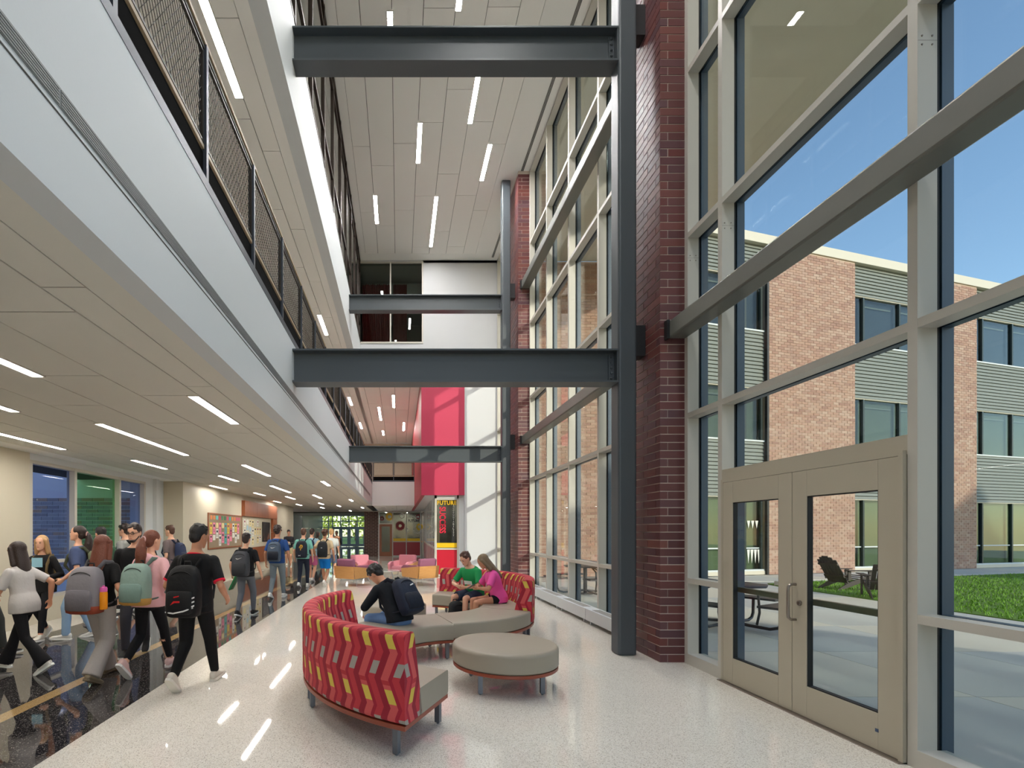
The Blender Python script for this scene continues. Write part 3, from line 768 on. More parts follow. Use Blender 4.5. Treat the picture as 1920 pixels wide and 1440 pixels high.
# ---- outer brick face of our own end wall
ex = empty('wall_exterior', (7.3, 17.6, 0), kind='structure')
MB().box(3.9, 11.0, 17.6, 17.9, 0, 11.42).build('mortar_bed', MT['mortar2'], ex)
r_ = brickwall(3.9, 10.95, 11.4, lambda a, b, y, z0, z1: ubox('brick', a, b, 17.6+y, 17.65, z0, z1, cbk, ex), 298, (0, 1.3))
r2 = MB(); r2.v = [(p[0], p[1]+17.6, p[2]) for p in r_.v]; r2.f = r_.f; r2.m = r_.m
tag(r2.build('brick_courses', cbk, ex), kind='stuff')
# ---- buildings behind us whose roofs shade the courtyard
def gable(nm, x0, x1, xa, ze, za, y0, y1):
    o = MB().prism([(x0, 0), (x1, 0), (x1, ze), (xa, za), (x0, ze)], y0, y1, 'y').build(nm, MT['courtbrick'], None); o['kind'] = 'structure'
sbox('wall_neighbour_wing', 12.0, 19.8, -20, -12, 0, 16.6, MT['coping'])
sbox('wall_neighbour_wing', 19.8, 22.75, -20, -12, 0, 11.65, MT['coping'])
gable('wall_neighbour_house', 44.0, 62, 52.6, 10.4, 18.3, -20, -12)
# ================================================================ LIGHT FIXTURES
fmat = mat('fixture_trim', (206, 200, 190), .5)
def light_(x, y0, y1, z, m, label, group=None):
    t = empty('ceiling_light', (x, (y0+y1)/2, z), label=label, cat='ceiling light', group=group)
    wd = .05
    mb = MB()
    for b in ((x-wd-.012, x-wd, y0-.012, y1+.012), (x+wd, x+wd+.012, y0-.012, y1+.012), (x-wd, x+wd, y0-.012, y0), (x-wd, x+wd, y1, y1+.012)): mb.box(*b, z-.012, z+.012)
    mb.build('trim_ring', fmat, t)
    MB().box(x-wd, x+wd, y0, y1, z-.006, z+.004).build('diffuser', m, t)
ORD = ['first', 'second', 'third', 'fourth', 'fifth', 'sixth', 'seventh', 'eighth', 'ninth']
rows = {
 -2.07: ('beside the white balcony face', [(4.88, 6.13), (13.1, 14.4), (20.5, 21.7), (27, 28.2)]),
 -3.17: ('over the tan floor line', [(3.0, 4.26), (9.9, 11.87), (18.0, 19.8), (25, 26.3), (31, 32.2)]),
 -3.79: ('over the dark floor band', [(6.13, 8.66), (14.4, 16.9), (23.0, 24.3)]),
 -4.36: ('over the middle of the dark floor', [(4.3, 5.51), (11.8, 13.1), (18.75, 20.3), (27, 28.2)]),
 -5.06: ('near the outer edge of the dark floor', [(9.24, 10.54), (17.0, 18.3), (24, 25.2)]),
 -5.55: ('against the window wall', [(5.5, 8.03), (14.28, 15.6), (21.5, 22.8)]),
}
for x, (desc, ls) in rows.items():
    for i, (a, b) in enumerate(ls):
        light_(x, a, b, 3.0, MT['lampL'], f'slim {"long" if b-a > 1.6 else "short"} recessed corridor ceiling light {desc}, {ORD[i]} along')
for i, (x, a, b, lab) in enumerate((
    (-2.07, 5.03, 6.29, 'bright strip light in the gallery ceiling behind the wire mesh railing'),
    (-2.07, 12.59, 13.88, 'small strip light in the gallery ceiling just above the lower beam'))): light_(x, a, b, 7.26, MT['lampM'], lab)
for i, (x, a, b, lab) in enumerate((
    (-2.1, 20.3, 21.6, 'gallery strip light beside the sunlit mesh railing, nearer of two there'), (-2.03, 25, 26.5, 'gallery strip light beside the sunlit mesh railing, more distant of two'),
    (-.91, 21.9, 24.5, 'long gallery strip light between the mesh railing and the red wall'), (-.23, 20, 22, 'gallery strip light directly left of the red wall, the highest in view there'),
    (.26, 25, 27, 'gallery strip light by the red return wall over the cross railing'), (-.9, 27, 28.3, 'shortest gallery strip light, over the middle of the cross railing'))): light_(x, a, b, 7.26, MT['lampM'], lab)
for i, (x, a, b, lab) in enumerate((
    (-.17, 9.17, 10.4, 'atrium ceiling strip light partly hidden by the upper beam, above its middle'), (1.117, 7.9, 9.16, 'atrium ceiling strip light cut by the top edge of the picture'),
    (1.71, 10.45, 11.69, 'atrium ceiling strip light just under the upper beam, tilted toward the column'), (.51, 11.67, 12.95, 'atrium ceiling strip light in the middle, below the upper beam'),
    (2.315, 12.32, 13.59, 'atrium ceiling strip light next to the glazing and second column'), (-.70, 14.19, 15.49, 'small atrium ceiling strip light next to the dark third-floor windows'),
    (1.10, 14.24, 16.75, 'long atrium ceiling strip light ending near the end wall'))): light_(x, a, b, 11.47, MT['lampD' if x < .6 or b > 16 else 'lampH'], lab)
for i, (x, a) in enumerate(((1.9, 5.2), (1.71, 2.0), (1.1, -2.0))):  # unseen lamps added overhead for more bounce light in the atrium
    light_(x, a, a+1.24, 11.47, MT['lampH'], f'added atrium strip light, unseen above the upper frame edge, {ORD[i]} toward the camera', 'added atrium strip lights overhead')
for i, (x, y) in enumerate(((-.9, 27), (-.35, 28.6), (.2, 30), (.75, 27.6), (-1.0, 30.8))):
    t = empty('downlight', (x, y, 3.0), label='tiny round recessed downlight before the office gears, ' + ('nearest the balcony corner', 'beside the corner one', 'in front of the office glass', 'nearest the red corner', 'above the brick wall edge')[i], cat='downlight')
    MB().lathe([(.0, -.004), (.07, -.004), (.07, .004), (0, .004)], (x, y, 3.0), 14).build('diffuser', MT['lampL'], t)
    MB().lathe([(.07, -.008), (.09, -.008), (.09, .004), (.07, .004)], (x, y, 3.0), 14).build('trim_ring', fmat, t)
for x, y, z, lab in ((-6.9, 44, 3.4, 'added vestibule light before the far doors, over the left leaves'), (-5.0, 46, 3.4, 'added vestibule light before the far doors, in the middle'), (-3.6, 48.5, 3.4, 'added vestibule light closest to the far doors'),  # vestibule lamps are added to brighten the dark far end
    (-.9, 33.2, 2.98, 'added office light behind the wood door'), (.55, 33.6, 2.98, 'office ceiling light behind the maroon gear'), (1.75, 18.9, 2.95, 'added office light behind the SUCCESS lettering')): light_(x, y, y+1.2, z, MT['lampL'], lab)  # wood-door and SUCCESS lights are added to lift the dark glass
# ================================================================ RAILINGS
railwood = mat('tan_rail', (168, 148, 118), .5)
wire = mat('dark_wire', (58, 54, 50), .45, .5)
railm = mat('rail_steel', (74, 80, 90), .4, .5)
def railing(p0, p1, n, label):
    p0 = Vector(p0); p1 = Vector(p1); L = (p1-p0).length; d = (p1-p0)/L; t = empty('mesh_railing', p0, math.atan2(d.y, d.x), label, 'railing')
    def b(nme, m, *q): return MB().box(*q).build(nme, m, t, world=False)
    b('edge_channel', railm, 0, L, -.028, .02, .0, .075); b('kick_plate', mat('black_plate', (14, 14, 14), .95, spec=.05), 0, L, .0, .016, .075, .27)
    b('handrail', railwood, 0, L, -.022, .03, 1.055, 1.085); b('rail_bar', wire, 0, L, -.012, .012, 1.02, 1.045)
    st = L/n
    for k in range(n+1): b('post', railm, k*st-.02, k*st+.02, -.026, .03, -.0, 1.055)
    mb = MB(); x1, h0, h1 = st-.06, .33, 1.0; hh = h1-h0
    for q in ((0, x1, h0, h0+.018), (0, x1, h1-.018, h1), (0, .018, h0, h1), (x1-.018, x1, h0, h1)): mb.box(q[0], q[1], -.01, .01, q[2], q[3])
    frame_me = mb.mesh('mesh_frame', wire)
    mb = MB(); s = .052; r = .0026
    k = -int(hh/.9/s)-1
    while k*s < x1:
        for sg in (1, -1):
            sl = .62
            xa, xb = k*s, k*s+hh*sl
            pa, pb = (xa, h0), (xb, h1)
            if sg < 0: pa, pb = (xa, h1), (xb, h0)
            (ax, az), (bx, bz) = pa, pb
            if bx <= 0 or ax >= x1: continue
            m_ = (bz-az)/(bx-ax)
            if ax < 0: az += m_*(0-ax); ax = 0
            if bx > x1: bz += m_*(x1-bx); bx = x1
            if bx-ax > .01: mb.tube([(ax, sg*r, az), (bx, sg*r, bz)], r, 3)
        k += 1
    wire_me = mb.mesh('wire_infill', wire)
    mb = MB(); mb.box(0, x1, -.012, .014, .285, .315); rail_me = mb.mesh('bottom_rail', railwood)
    for k in range(n):
        link('mesh_frame', frame_me, t, (k*st+.03, 0, 0)); tag(link('wire_infill', wire_me, t, (k*st+.03, 0, 0)), kind='stuff')
        link('bottom_rail', rail_me, t, (k*st+.03, 0, 0))
railing((-1.425, 1.24, 4.12), (-1.425, 25.5, 4.12), 21, 'long dark wire mesh railing along the balcony over the corridor')
railing((-1.36, 25.55, 4.26), (.80, 25.55, 4.26), 2, 'short wire mesh railing across the far end of the gallery, beside the red wall')
# ================================================================ NOTICE BOARDS, WOOD PANELLING
cork = mat('cork_board', (150, 132, 108), .9, bump=(80, .2, .004))
XW = -5.87
t = empty('notice_board', (XW, 16.5, 1.09), label='wide cork notice board in a thin brown frame covered in papers', cat='notice board')
MB().box(XW, XW+.02, 14.9, 18.1, 1.1, 2.2).build('cork_panel', cork, t)
for q in ((14.88, 14.92, 1.08, 2.22), (18.06, 18.1, 1.08, 2.22)): MB().box(XW, XW+.03, *q).build('frame', MT['wood'], t)
for q in ((14.92, 18.06, 1.08, 1.12), (14.92, 18.06, 2.18, 2.22)): MB().box(XW, XW+.03, *q).build('frame', MT['wood'], t)
t = empty('wood_panelling', (XW, 20.4, 0), label='brown veneer surround with canopy, leg and base panel on the cream wall', cat='panelling')
for k in range(3):
    MB().box(XW, XW+.13, 18.1+k*1.6+.004, 19.7+k*1.6-.004, 2.22, 2.80).build('canopy_panel', MT['wood'], t)
    if k < 3: MB().box(XW, XW+.05, 18.1+k*1.5+.004, 19.6+k*1.5-.004, .36, 1.0).build('base_panel', MT['wood'], t)
for z0, z1 in ((.36, .98), (.99, 1.60), (1.61, 2.215)): MB().box(XW, XW+.12, 22.2, 22.9, z0, z1).build('leg_panel', MT['wood'], t)
tag(MB().box(XW, XW+.02, 18.12, 22.18, 1.02, 2.2).build('notice_board', mat('pale_board', (206, 200, 180), .8), None, origin=(XW, 20.1, 1.02)), 'pale pin-up board set inside the brown veneer surround', 'notice board')
t = empty('poster', (XW+.025, 21.3, 1.2), label='large dark portrait poster in a black frame on the pale board', cat='poster')
m_, g_, p_ = newmat('poster_print')
sp_ = g_.new('ShaderNodeTexNoise'); g_.put(sp_, 'Vector', g_.obj()); sp_.inputs['Scale'].default_value = 2.6
g_.l.new(g_.ramp(sp_.outputs['Fac'], [(.42, lin((22, 26, 34))), (.56, lin((60, 44, 40))), (.66, lin((150, 104, 84)))]), p_.inputs['Base Color']); p_.inputs['Roughness'].default_value = .35
MB().box(XW+.025, XW+.04, 20.78, 21.85, 1.25, 2.0).build('print', m_, t)
for q in ((20.74, 20.8, 1.2, 2.05), (21.83, 21.89, 1.2, 2.05), (20.8, 21.83, 1.2, 1.25), (20.8, 21.83, 2.0, 2.05)): MB().box(XW+.025, XW+.05, *q).build('frame', MT['black'], t)
PCOL = {'white': (228, 226, 218), 'pink': (236, 140, 168), 'cream': (232, 216, 160), 'teal': (96, 180, 176), 'yellow': (226, 196, 84), 'pale blue': (176, 206, 220), 'orange': (214, 132, 80), 'green': (84, 138, 104), 'rose': (206, 92, 120)}
PM = {k: mat('paper_'+k.replace(' ', '_'), v, .8) for k, v in PCOL.items()}
prn = mat('printed_ink', (40, 46, 66), .8); prn2 = mat('printed_colour', (150, 70, 90), .8)
def paper(y, z, w_, h, c, board, where):
    x = XW+.021
    t = empty('paper_notice', (x, y, z), label=f'{c} paper notice on the {board}, {where}', cat='paper', group=f'papers on the {board}')
    MB().box(x, x+.004, y-w_/2, y+w_/2, z-h/2, z+h/2).build('sheet', PM[c], t)
    mb = MB()
    if h > .2:
        mb.box(x+.004, x+.0055, y-w_*.3, y+w_*.3, z+h*.12, z+h*.34)
        for k in range(3): mb.box(x+.004, x+.0055, y-w_*.34, y+w_*(.1+.1*k), z-h*(.1+.1*k), z-h*(.07+.1*k))
        mb.build('print', prn if random.random() < .6 else prn2, t)
rnd = random.Random(3); i = 0
ON = ['zeroth']+ORD+['tenth', 'eleventh', 'twelfth', 'thirteenth', 'fourteenth']
y = 15.12
while y < 17.95:
    c = rnd.choice(['green', 'orange', 'teal', 'rose']) ; i += 1; paper(y, 2.08, .16, .13, c, 'cork board', f'{ON[i]} along its top strip'); y += .24
y = 15.1; i = 0
while y < 17.9:
    z = 1.92; j = 0
    cols = (['yellow', 'pink', 'cream', 'pink', 'cream', 'teal', 'yellow', 'orange', 'white'][i % 9],)
    while z > 1.3:
        h = rnd.choice([.17, .22, .30, .36]); c = cols[0] if z > 1.85 else rnd.choice(['white', 'white', 'white', 'pink', 'cream', 'rose', 'teal', 'white'])
        if z-h < 1.17: break
        j += 1; paper(y, z-h/2, .2, h, c, 'cork board', f'column {ON[i+1]} from its near end, {ON[j]} down'); z -= h+.03
        if rnd.random() < .12: z -= .1
    y += .255; i += 1
y = 18.4; i = 0
while y < 20.5:
    z = 2.1; j = 0; i += 1
    while z > 1.35:
        h = rnd.choice([.18, .24, .3]); c = rnd.choice(['white', 'white', 'cream', 'pale blue', 'white', 'cream'])
        if rnd.random() < .8: j += 1; paper(y, z-h/2, .22, h, c, 'pale board', f'column {ON[i]} from its near end, {ON[j]} down')
        z -= h+.05
    y += .34
# ================================================================ SEATING
def fabric():
    m, g, p = newmat('crimson_zigzag_fabric'); s = g.new('ShaderNodeSeparateXYZ'); g.l.new(g.obj(), s.inputs[0])
    X, Y_, Z = s.outputs; ang = g.math('ARCTAN2', Y_, X); u = g.math('MULTIPLY', ang, 1.9)
    zz = g.math('PINGPONG', g.math('ADD', Z, .04), .2); us = g.math('ADD', g.math('ADD', u, g.math('MULTIPLY', zz, .42)), g.math('SQRT', g.math('ADD', g.math('MULTIPLY', X, X), g.math('MULTIPLY', Y_, Y_))))
    W = .215; q = g.math('DIVIDE', us, W); f = g.math('FRACT', g.math('ADD', q, 50)); idx = g.math('FLOOR', q)
    c = g.ramp(f, [(0, lin((150, 20, 44))), (.17, lin((206, 84, 84))), (.47, lin((164, 22, 48))), (.62, lin((190, 48, 60))), (.90, lin((150, 20, 44)))], True)
    def band(x, a, b): return g.math('MULTIPLY', g.math('GREATER_THAN', x, a), g.math('LESS_THAN', x, b))
    v = g.math('FRACT', g.math('DIVIDE', g.math('ADD', Z, .04), .4)); 
    c = g.mix(g.math('MULTIPLY', band(f, .17, .47), band(v, .07, .32)), c, lin((214, 186, 78)))
    c = g.mix(g.math('MULTIPLY', band(f, .62, .90), band(v, .57, .82)), c, lin((160, 152, 144)))
    c = g.mix(g.math('MULTIPLY', band(f, .17, .47), band(v, .40, .48)), c, lin((182, 44, 54)))
    g.l.new(c, p.inputs['Base Color']); p.inputs['Roughness'].default_value = .75
    g.l.new(g.bump(g.noise(g.obj(), 300, 2), .2, .002), p.inputs['Normal']); return m
FAB = fabric()
def arcloft(prof, C, t0, t1, n):
    """sweep a closed (r, z) profile about centre C from angle t0 to t1 (degrees)"""
    rings = []
    for i in range(n+1):
        a = math.radians(t0+(t1-t0)*i/n)
        rings.append([(C[0]+r*math.cos(a), C[1]+r*math.sin(a), z) for r, z in prof])
    return MB().loft(rings)
def rnd_prof(pts, rad, k=3):
    """round the corners of a polygon"""
    out = []; n = len(pts)
    for i in range(n):
        p = Vector(pts[i]); a = Vector(pts[i-1])-p; b = Vector(pts[(i+1) % n])-p; r = min(rad, a.length*.45, b.length*.45)
        A = p+a.normalized()*r; B = p+b.normalized()*r
        for j in range(k+1):
            t = j/k; out.append(tuple(A*(1-t)**2+p*2*t*(1-t)+B*t*t))
    return out
RI, RO = 1.085, 1.905
def sofa(C, t0, t1, back, label, bside=None):
    am = math.radians((t0+t1)/2); base = (C[0]+1.5*math.cos(am), C[1]+1.5*math.sin(am), 0)
    t = empty('curved_sofa', base, 0, label, 'sofa'); g = .22
    def place(mb, nme, m, smooth=40):
        off = Vector((C[0], C[1], 0)); o = link(nme, mb.mesh(nme, m, smooth, off), t); o.location = off-Vector(base); return o
    place(arcloft([(RI+.01, .212), (RO-.005, .212), (RO-.005, .245), (RI+.01, .245)], C, t0+g, t1-g, 20), 'base_rail', MT['cherry'])
    ro = RO-.245 if back else RO-.01
    place(arcloft(rnd_prof([(RI, .247), (ro, .247), (ro, .452), (RI, .452)], .028), C, t0+g, t1-g, 20), 'seat_cushion', MT['vinyl'])
    if back: place(arcloft(rnd_prof([(RO-.30, .247), (RO, .247), (RO+.005, .905), (RO-.15, .905)], .05, 4), C, t0+g, t1-g, 24), 'backrest', FAB)
    for a in (t0+3.5, t1-3.5):
        for r in (RI+.07, RO-.07):
            a_ = math.radians(a); c_, s_ = math.cos(a_), math.sin(a_); h = .022
            T = Matrix.Translation((C[0]+r*c_, C[1]+r*s_, 0)) @ Matrix.Rotation(a_, 4, 'Z')
            MB().box(-h, h, -h, h, .014, .212, 0, T).lathe([(.012, 0), (.012, .014)], (0, 0, 0), 8, 0, T).build('leg', MT['legsteel'], t)
CAs = (.927, 5.12); CBs = (.287, 8.10)
sofa(CAs, 196.0, 242.5, True, 'curved sofa section with red zigzag back, nearest the camera')
sofa(CAs, 149.0, 195.8, True, 'curved sofa section with red zigzag back, next beyond the nearest one')
sofa(CAs, 102.0, 148.8, False, 'backless curved grey bench section where the boy in black sits')
sofa(CBs, -77.8, -28.2, False, 'backless curved grey bench section before the girl in pink')
sofa(CBs, -28.0, 21.8, True, 'curved sofa section with red zigzag back behind the girl in pink')
sofa(CBs, 22.0, 72.0, True, 'curved sofa section with red zigzag back beside the boy in green')
def ottoman(x, y, r, label):
    t = empty('round_ottoman', (x, y, 0), 0, label, 'ottoman')
    MB().lathe([(.01, .25)]+[(r-.02, .25), (r, .268), (r, .41)]+[(r-.035+.035*math.cos(q), .415+.035*math.sin(q)) for q in (0, .4, .8, 1.2, 1.57)]+[(r*.6, .453), (.01, .455)], (x, y, 0), 56).build('cushion', MT['vinyl'], t, 40)
    MB().lathe([(.01, .215), (r-.012, .215), (r-.004, .222), (r-.004, .25), (.01, .25)], (x, y, 0), 56).build('base_rail', MT['cherry'], t, 40)
    for k in range(4):
        a = PI/4+k*PI/2; q = r*.80; px, py = x+q*math.cos(a), y+q*math.sin(a); h = .022
        MB().box(px-h, px+h, py-h, py+h, .014, .215).lathe([(.012, 0), (.012, .014)], (px, py, 0), 8).build('leg', MT['legsteel'], t)
ottoman(1.125, 5.17, .55, 'large round grey vinyl ottoman on steel legs in front of the bench')
ottoman(-.08, 8.05, .53, 'round grey vinyl ottoman beyond the boy with the backpack')
def armchair(x, y, face, label, m, group=None):
    t = empty('lounge_armchair', (x, y, 0), face-PI/2, label, 'armchair')
    def b(mb, nme, mm, sm=False, bev=0): return mb.build(nme, mm, t, sm, bev, world=False)
    for s in (-1, 1):
        P = [(-.40, .23), (.34, .25), (.40, .50), (-.46, .60)]
        q = MB().prism(P, s*.385-.011, s*.385+.011, 'x'); b(q, 'side_shell', MT['oak'], False, .004)
        q = MB().prism(rnd_prof([(-.34, .27), (.36, .27), (.42, .53), (.30, .60), (-.36, .62)], .03), s*.33-.045, s*.33+.045, 'x'); b(q, 'arm_pad', m, 40)
    q = MB().prism([(-.385, .23), (.385, .23), (.395, .60), (-.395, .60)], -.025, 0, 'y', T=Matrix.Translation((0, -.40, .0)) @ Matrix.Rotation(.12, 4, 'X')); b(q, 'back_shell', MT['oak'])
    b(MB().box(-.28, .28, -.34, .38, .27, .45), 'seat_cushion', m, False, .04)
    q = MB().box(-.33, .33, -.07, .07, 0, .46, 0, Matrix.Translation((0, -.33, .36)) @ Matrix.Rotation(.16, 4, 'X')); b(q, 'back_cushion', MT['purple'] if m is MT['purple'] else m, False, .04)
    for sx in (-1, 1):
        for sy in (-1, 1): b(MB().tube([(sx*.30, sy*.24, .25), (sx*.38, sy*.34, .0)], .008, 6), 'leg', MT['chrome'], True)
        b(MB().tube([(sx*.34, -.29, .125), (sx*.34, .29, .125)], .006, 6), 'stretcher', MT['chrome'], True)
def ang(dx, dy): return math.atan2(dy, dx)
armchair(-1.35, 14.85, ang(.62, .80), 'oak-shelled lounge chair turned away, behind the boy in blue shorts', MT['purple'])
armchair(-1.22, 16.85, ang(.45, -.9), 'pink lounge chair with high back cushion, facing us near the far doors', MT['pink'])
armchair(.14, 16.85, ang(-.45, -.9), 'pink lounge chair facing us in front of the slim white fins', MT['pink'])
armchair(.62, 15.0, ang(-.62, .80), 'oak-shelled lounge chair turned away beside the red panel', MT['purple'])
t = empty('glass_side_table', (-.38, 15.3, 0), 0, 'low round glass-topped table between the four lounge chairs', 'table')
MB().lathe([(.01, .40), (.42, .40), (.42, .412), (.01, .412)], (-.38, 15.3, 0), 32).build('tabletop', mat('pale_glass_top', (186, 192, 188), .1), t, 40)
for k in range(4):
    a = PI/4+k*PI/2; MB().tube([(-.38+.2*math.cos(a), 15.3+.2*math.sin(a), .40), (-.38+.34*math.cos(a), 15.3+.34*math.sin(a), 0)], .008, 6).build('leg', MT['chrome'], t, True)
# ================================================================ OUTDOOR FURNITURE
def picnic(x, y, rz, label):
    t = empty('picnic_table', (x, y, -.02), rz, label, 'picnic table')
    def b(mb, nme, m, sm=40): return mb.build(nme, m, t, sm, world=False)
    b(MB().lathe([(.01, .72), (.56, .72), (.58, .735), (.56, .75), (.01, .75)], n=8), 'tabletop', MT['tablesteel'])
    b(MB().lathe([(.05, 0), (.05, .72)], n=10), 'pedestal', MT['tablesteel']); b(MB().lathe([(.2, 0), (.2, .02), (.05, .03)], n=12), 'base_plate', MT['tablesteel'])
    for k in range(4):
        T = Matrix.Rotation(k*PI/2, 4, 'Z')
        P = [(.05, 0, .10), (.3, 0, .07), (.62, 0, .06), (.74, 0, .10), (.79, 0, .18), (.80, 0, .44)]
        b(MB().tube(P, .026, 8, T=T), 'seat_arm', MT['tablesteel'])
        b(MB().tube([(.2, .06, .72), (.42, .06, .6), (.44, .06, .3), (.40, .06, .09)], .02, 8, T=T), 'brace', MT['tablesteel'])
        b(MB().box(.62, .98, -.42, .42, .44, .475, 0, T), 'seat', MT['tablesteel'], False)
picnic(4.95, 12.9, .15, 'dark steel picnic table seen through the low panes of the tall glazing')
picnic(5.75, 8.45, .5, 'dark steel picnic table seen through the left door leaf')
def adirondack(x, y, face, label):
    t = empty('adirondack_chair', (x, y, -.01), face-PI/2, label, 'outdoor chair'); M_ = MT['adir']
    def b(mb, nme): return mb.build(nme, M_, t, False, .004, world=False)
    R = Matrix.Translation((0, -.18, .20)) @ Matrix.Rotation(math.radians(30), 4, 'X')
    for k in range(6):
        h = (.74, .82, .86, .86, .82, .74)[k]; xx = -.24+k*.096
        b(MB().box(xx-.042, xx+.042, -.012, .012, 0, h, 0, R), 'back_slat')
    b(MB().box(-.29, .29, -.04, -.012, .18, .26, 0, R), 'back_rail'); b(MB().box(-.29, .29, -.04, -.012, .58, .64, 0, R), 'back_rail')
    for k in range(5):
        yy = -.10+k*.125; z = .22+k*.038; b(MB().box(-.27, .27, yy, yy+.10, z, z+.022, 0), 'seat_slat')
    for s in (-1, 1):
        b(MB().prism([(-.55, 0), (-.42, 0), (.50, .30), (.50, .40), (.40, .40), (-.20, .20)], s*.29-.014, s*.29+.014, 'x'), 'rear_leg')
        b(MB().box(s*.33-.016, s*.33+.016, .38, .50, 0, .54), 'front_leg'); b(MB().box(s*.35-.075, s*.35+.075, -.30, .56, .54, .565), 'armrest')
        b(MB().box(s*.33-.014, s*.33+.014, -.24, -.15, .28, .54), 'arm_post')
adirondack(12.75, 13.9, ang(1, .08), 'dark slatted garden chair on the lawn, turned sideways to the brick wall')
adirondack(12.08, 12.1, ang(.55, .8), 'dark slatted garden chair on the lawn with its back to the doors')
t = empty('lawn_kerb_block', (11.8, 14.9, 0), 0, 'short dark low block at the tip of the lawn', 'kerb block')
MB().box(11.55, 12.3, 14.75, 14.95, -.03, .12).build('block', MT['concrete'], t, bevel=.02)
# ================================================================ PEOPLE
def cloth(name, c, r=.85): return mat(name, c, r, bump=(22, .35, .012), spec=.3)
CM = {}
def cm(c, r=.85):
    k = (c, r)
    if k not in CM: CM[k] = cloth('cloth_%02x%02x%02x' % c, c, r)
    return CM[k]
SKIN = {k: mat('skin_'+k, c, .5, spec=.35) for k, c in (('light', (222, 170, 142)), ('tan', (196, 140, 110)), ('olive', (178, 124, 94)), ('deep', (112, 76, 58)))}
HAIR = {k: mat('hair_'+k, c, .5, bump=(90, .5, .01)) for k, c in (('black', (22, 18, 18)), ('dark', (44, 30, 26)), ('brown', (84, 54, 40)), ('auburn', (112, 60, 42)), ('blond', (176, 138, 94)), ('ash', (128, 108, 82)))}
eye_m = mat('eye_dark', (36, 28, 26), .3); lip_m = mat('lip', (166, 92, 84), .5)
def ik(S, T, l1, l2, pole):
    S = Vector(S); T = Vector(T); d = T-S; L = min(d.length, (l1+l2)*.999); u = d.normalized()
    a = (l1*l1-l2*l2+L*L)/(2*L); h = math.sqrt(max(0, l1*l1-a*a)); p = Vector(pole); p = (p-u*p.dot(u)).normalized()
    return S+u*a+p*h, S+u*L
MALE = [(-.13, .085, .08, 0), (-.06, .15, .112, -.008), (0, .166, .12, -.012), (.06, .162, .113, -.008), (.14, .148, .102, 0), (.24, .158, .108, .002), (.36, .178, .117, 0), (.43, .176, .105, -.01), (.475, .145, .084, -.015), (.51, .085, .066, -.014), (.54, .056, .056, -.012)]
FEM = [(-.13, .085, .085, 0), (-.06, .155, .118, -.01), (0, .168, .124, -.014), (.06, .152, .110, -.008), (.14, .128, .094, 0), (.22, .132, .098, .004), (.33, .150, .122, .012), (.41, .154, .100, -.004), (.46, .128, .078, -.012), (.50, .074, .058, -.012), (.54, .047, .048, -.01)]
HEADR = [(0, .026, .026, .062), (.018, .044, .048, .046), (.05, .058, .078, .022), (.09, .067, .092, .012), (.13, .073, .098, .006), (.17, .074, .099, 0), (.20, .066, .088, -.004), (.222, .046, .062, -.006), (.235, .014, .02, -.006)]
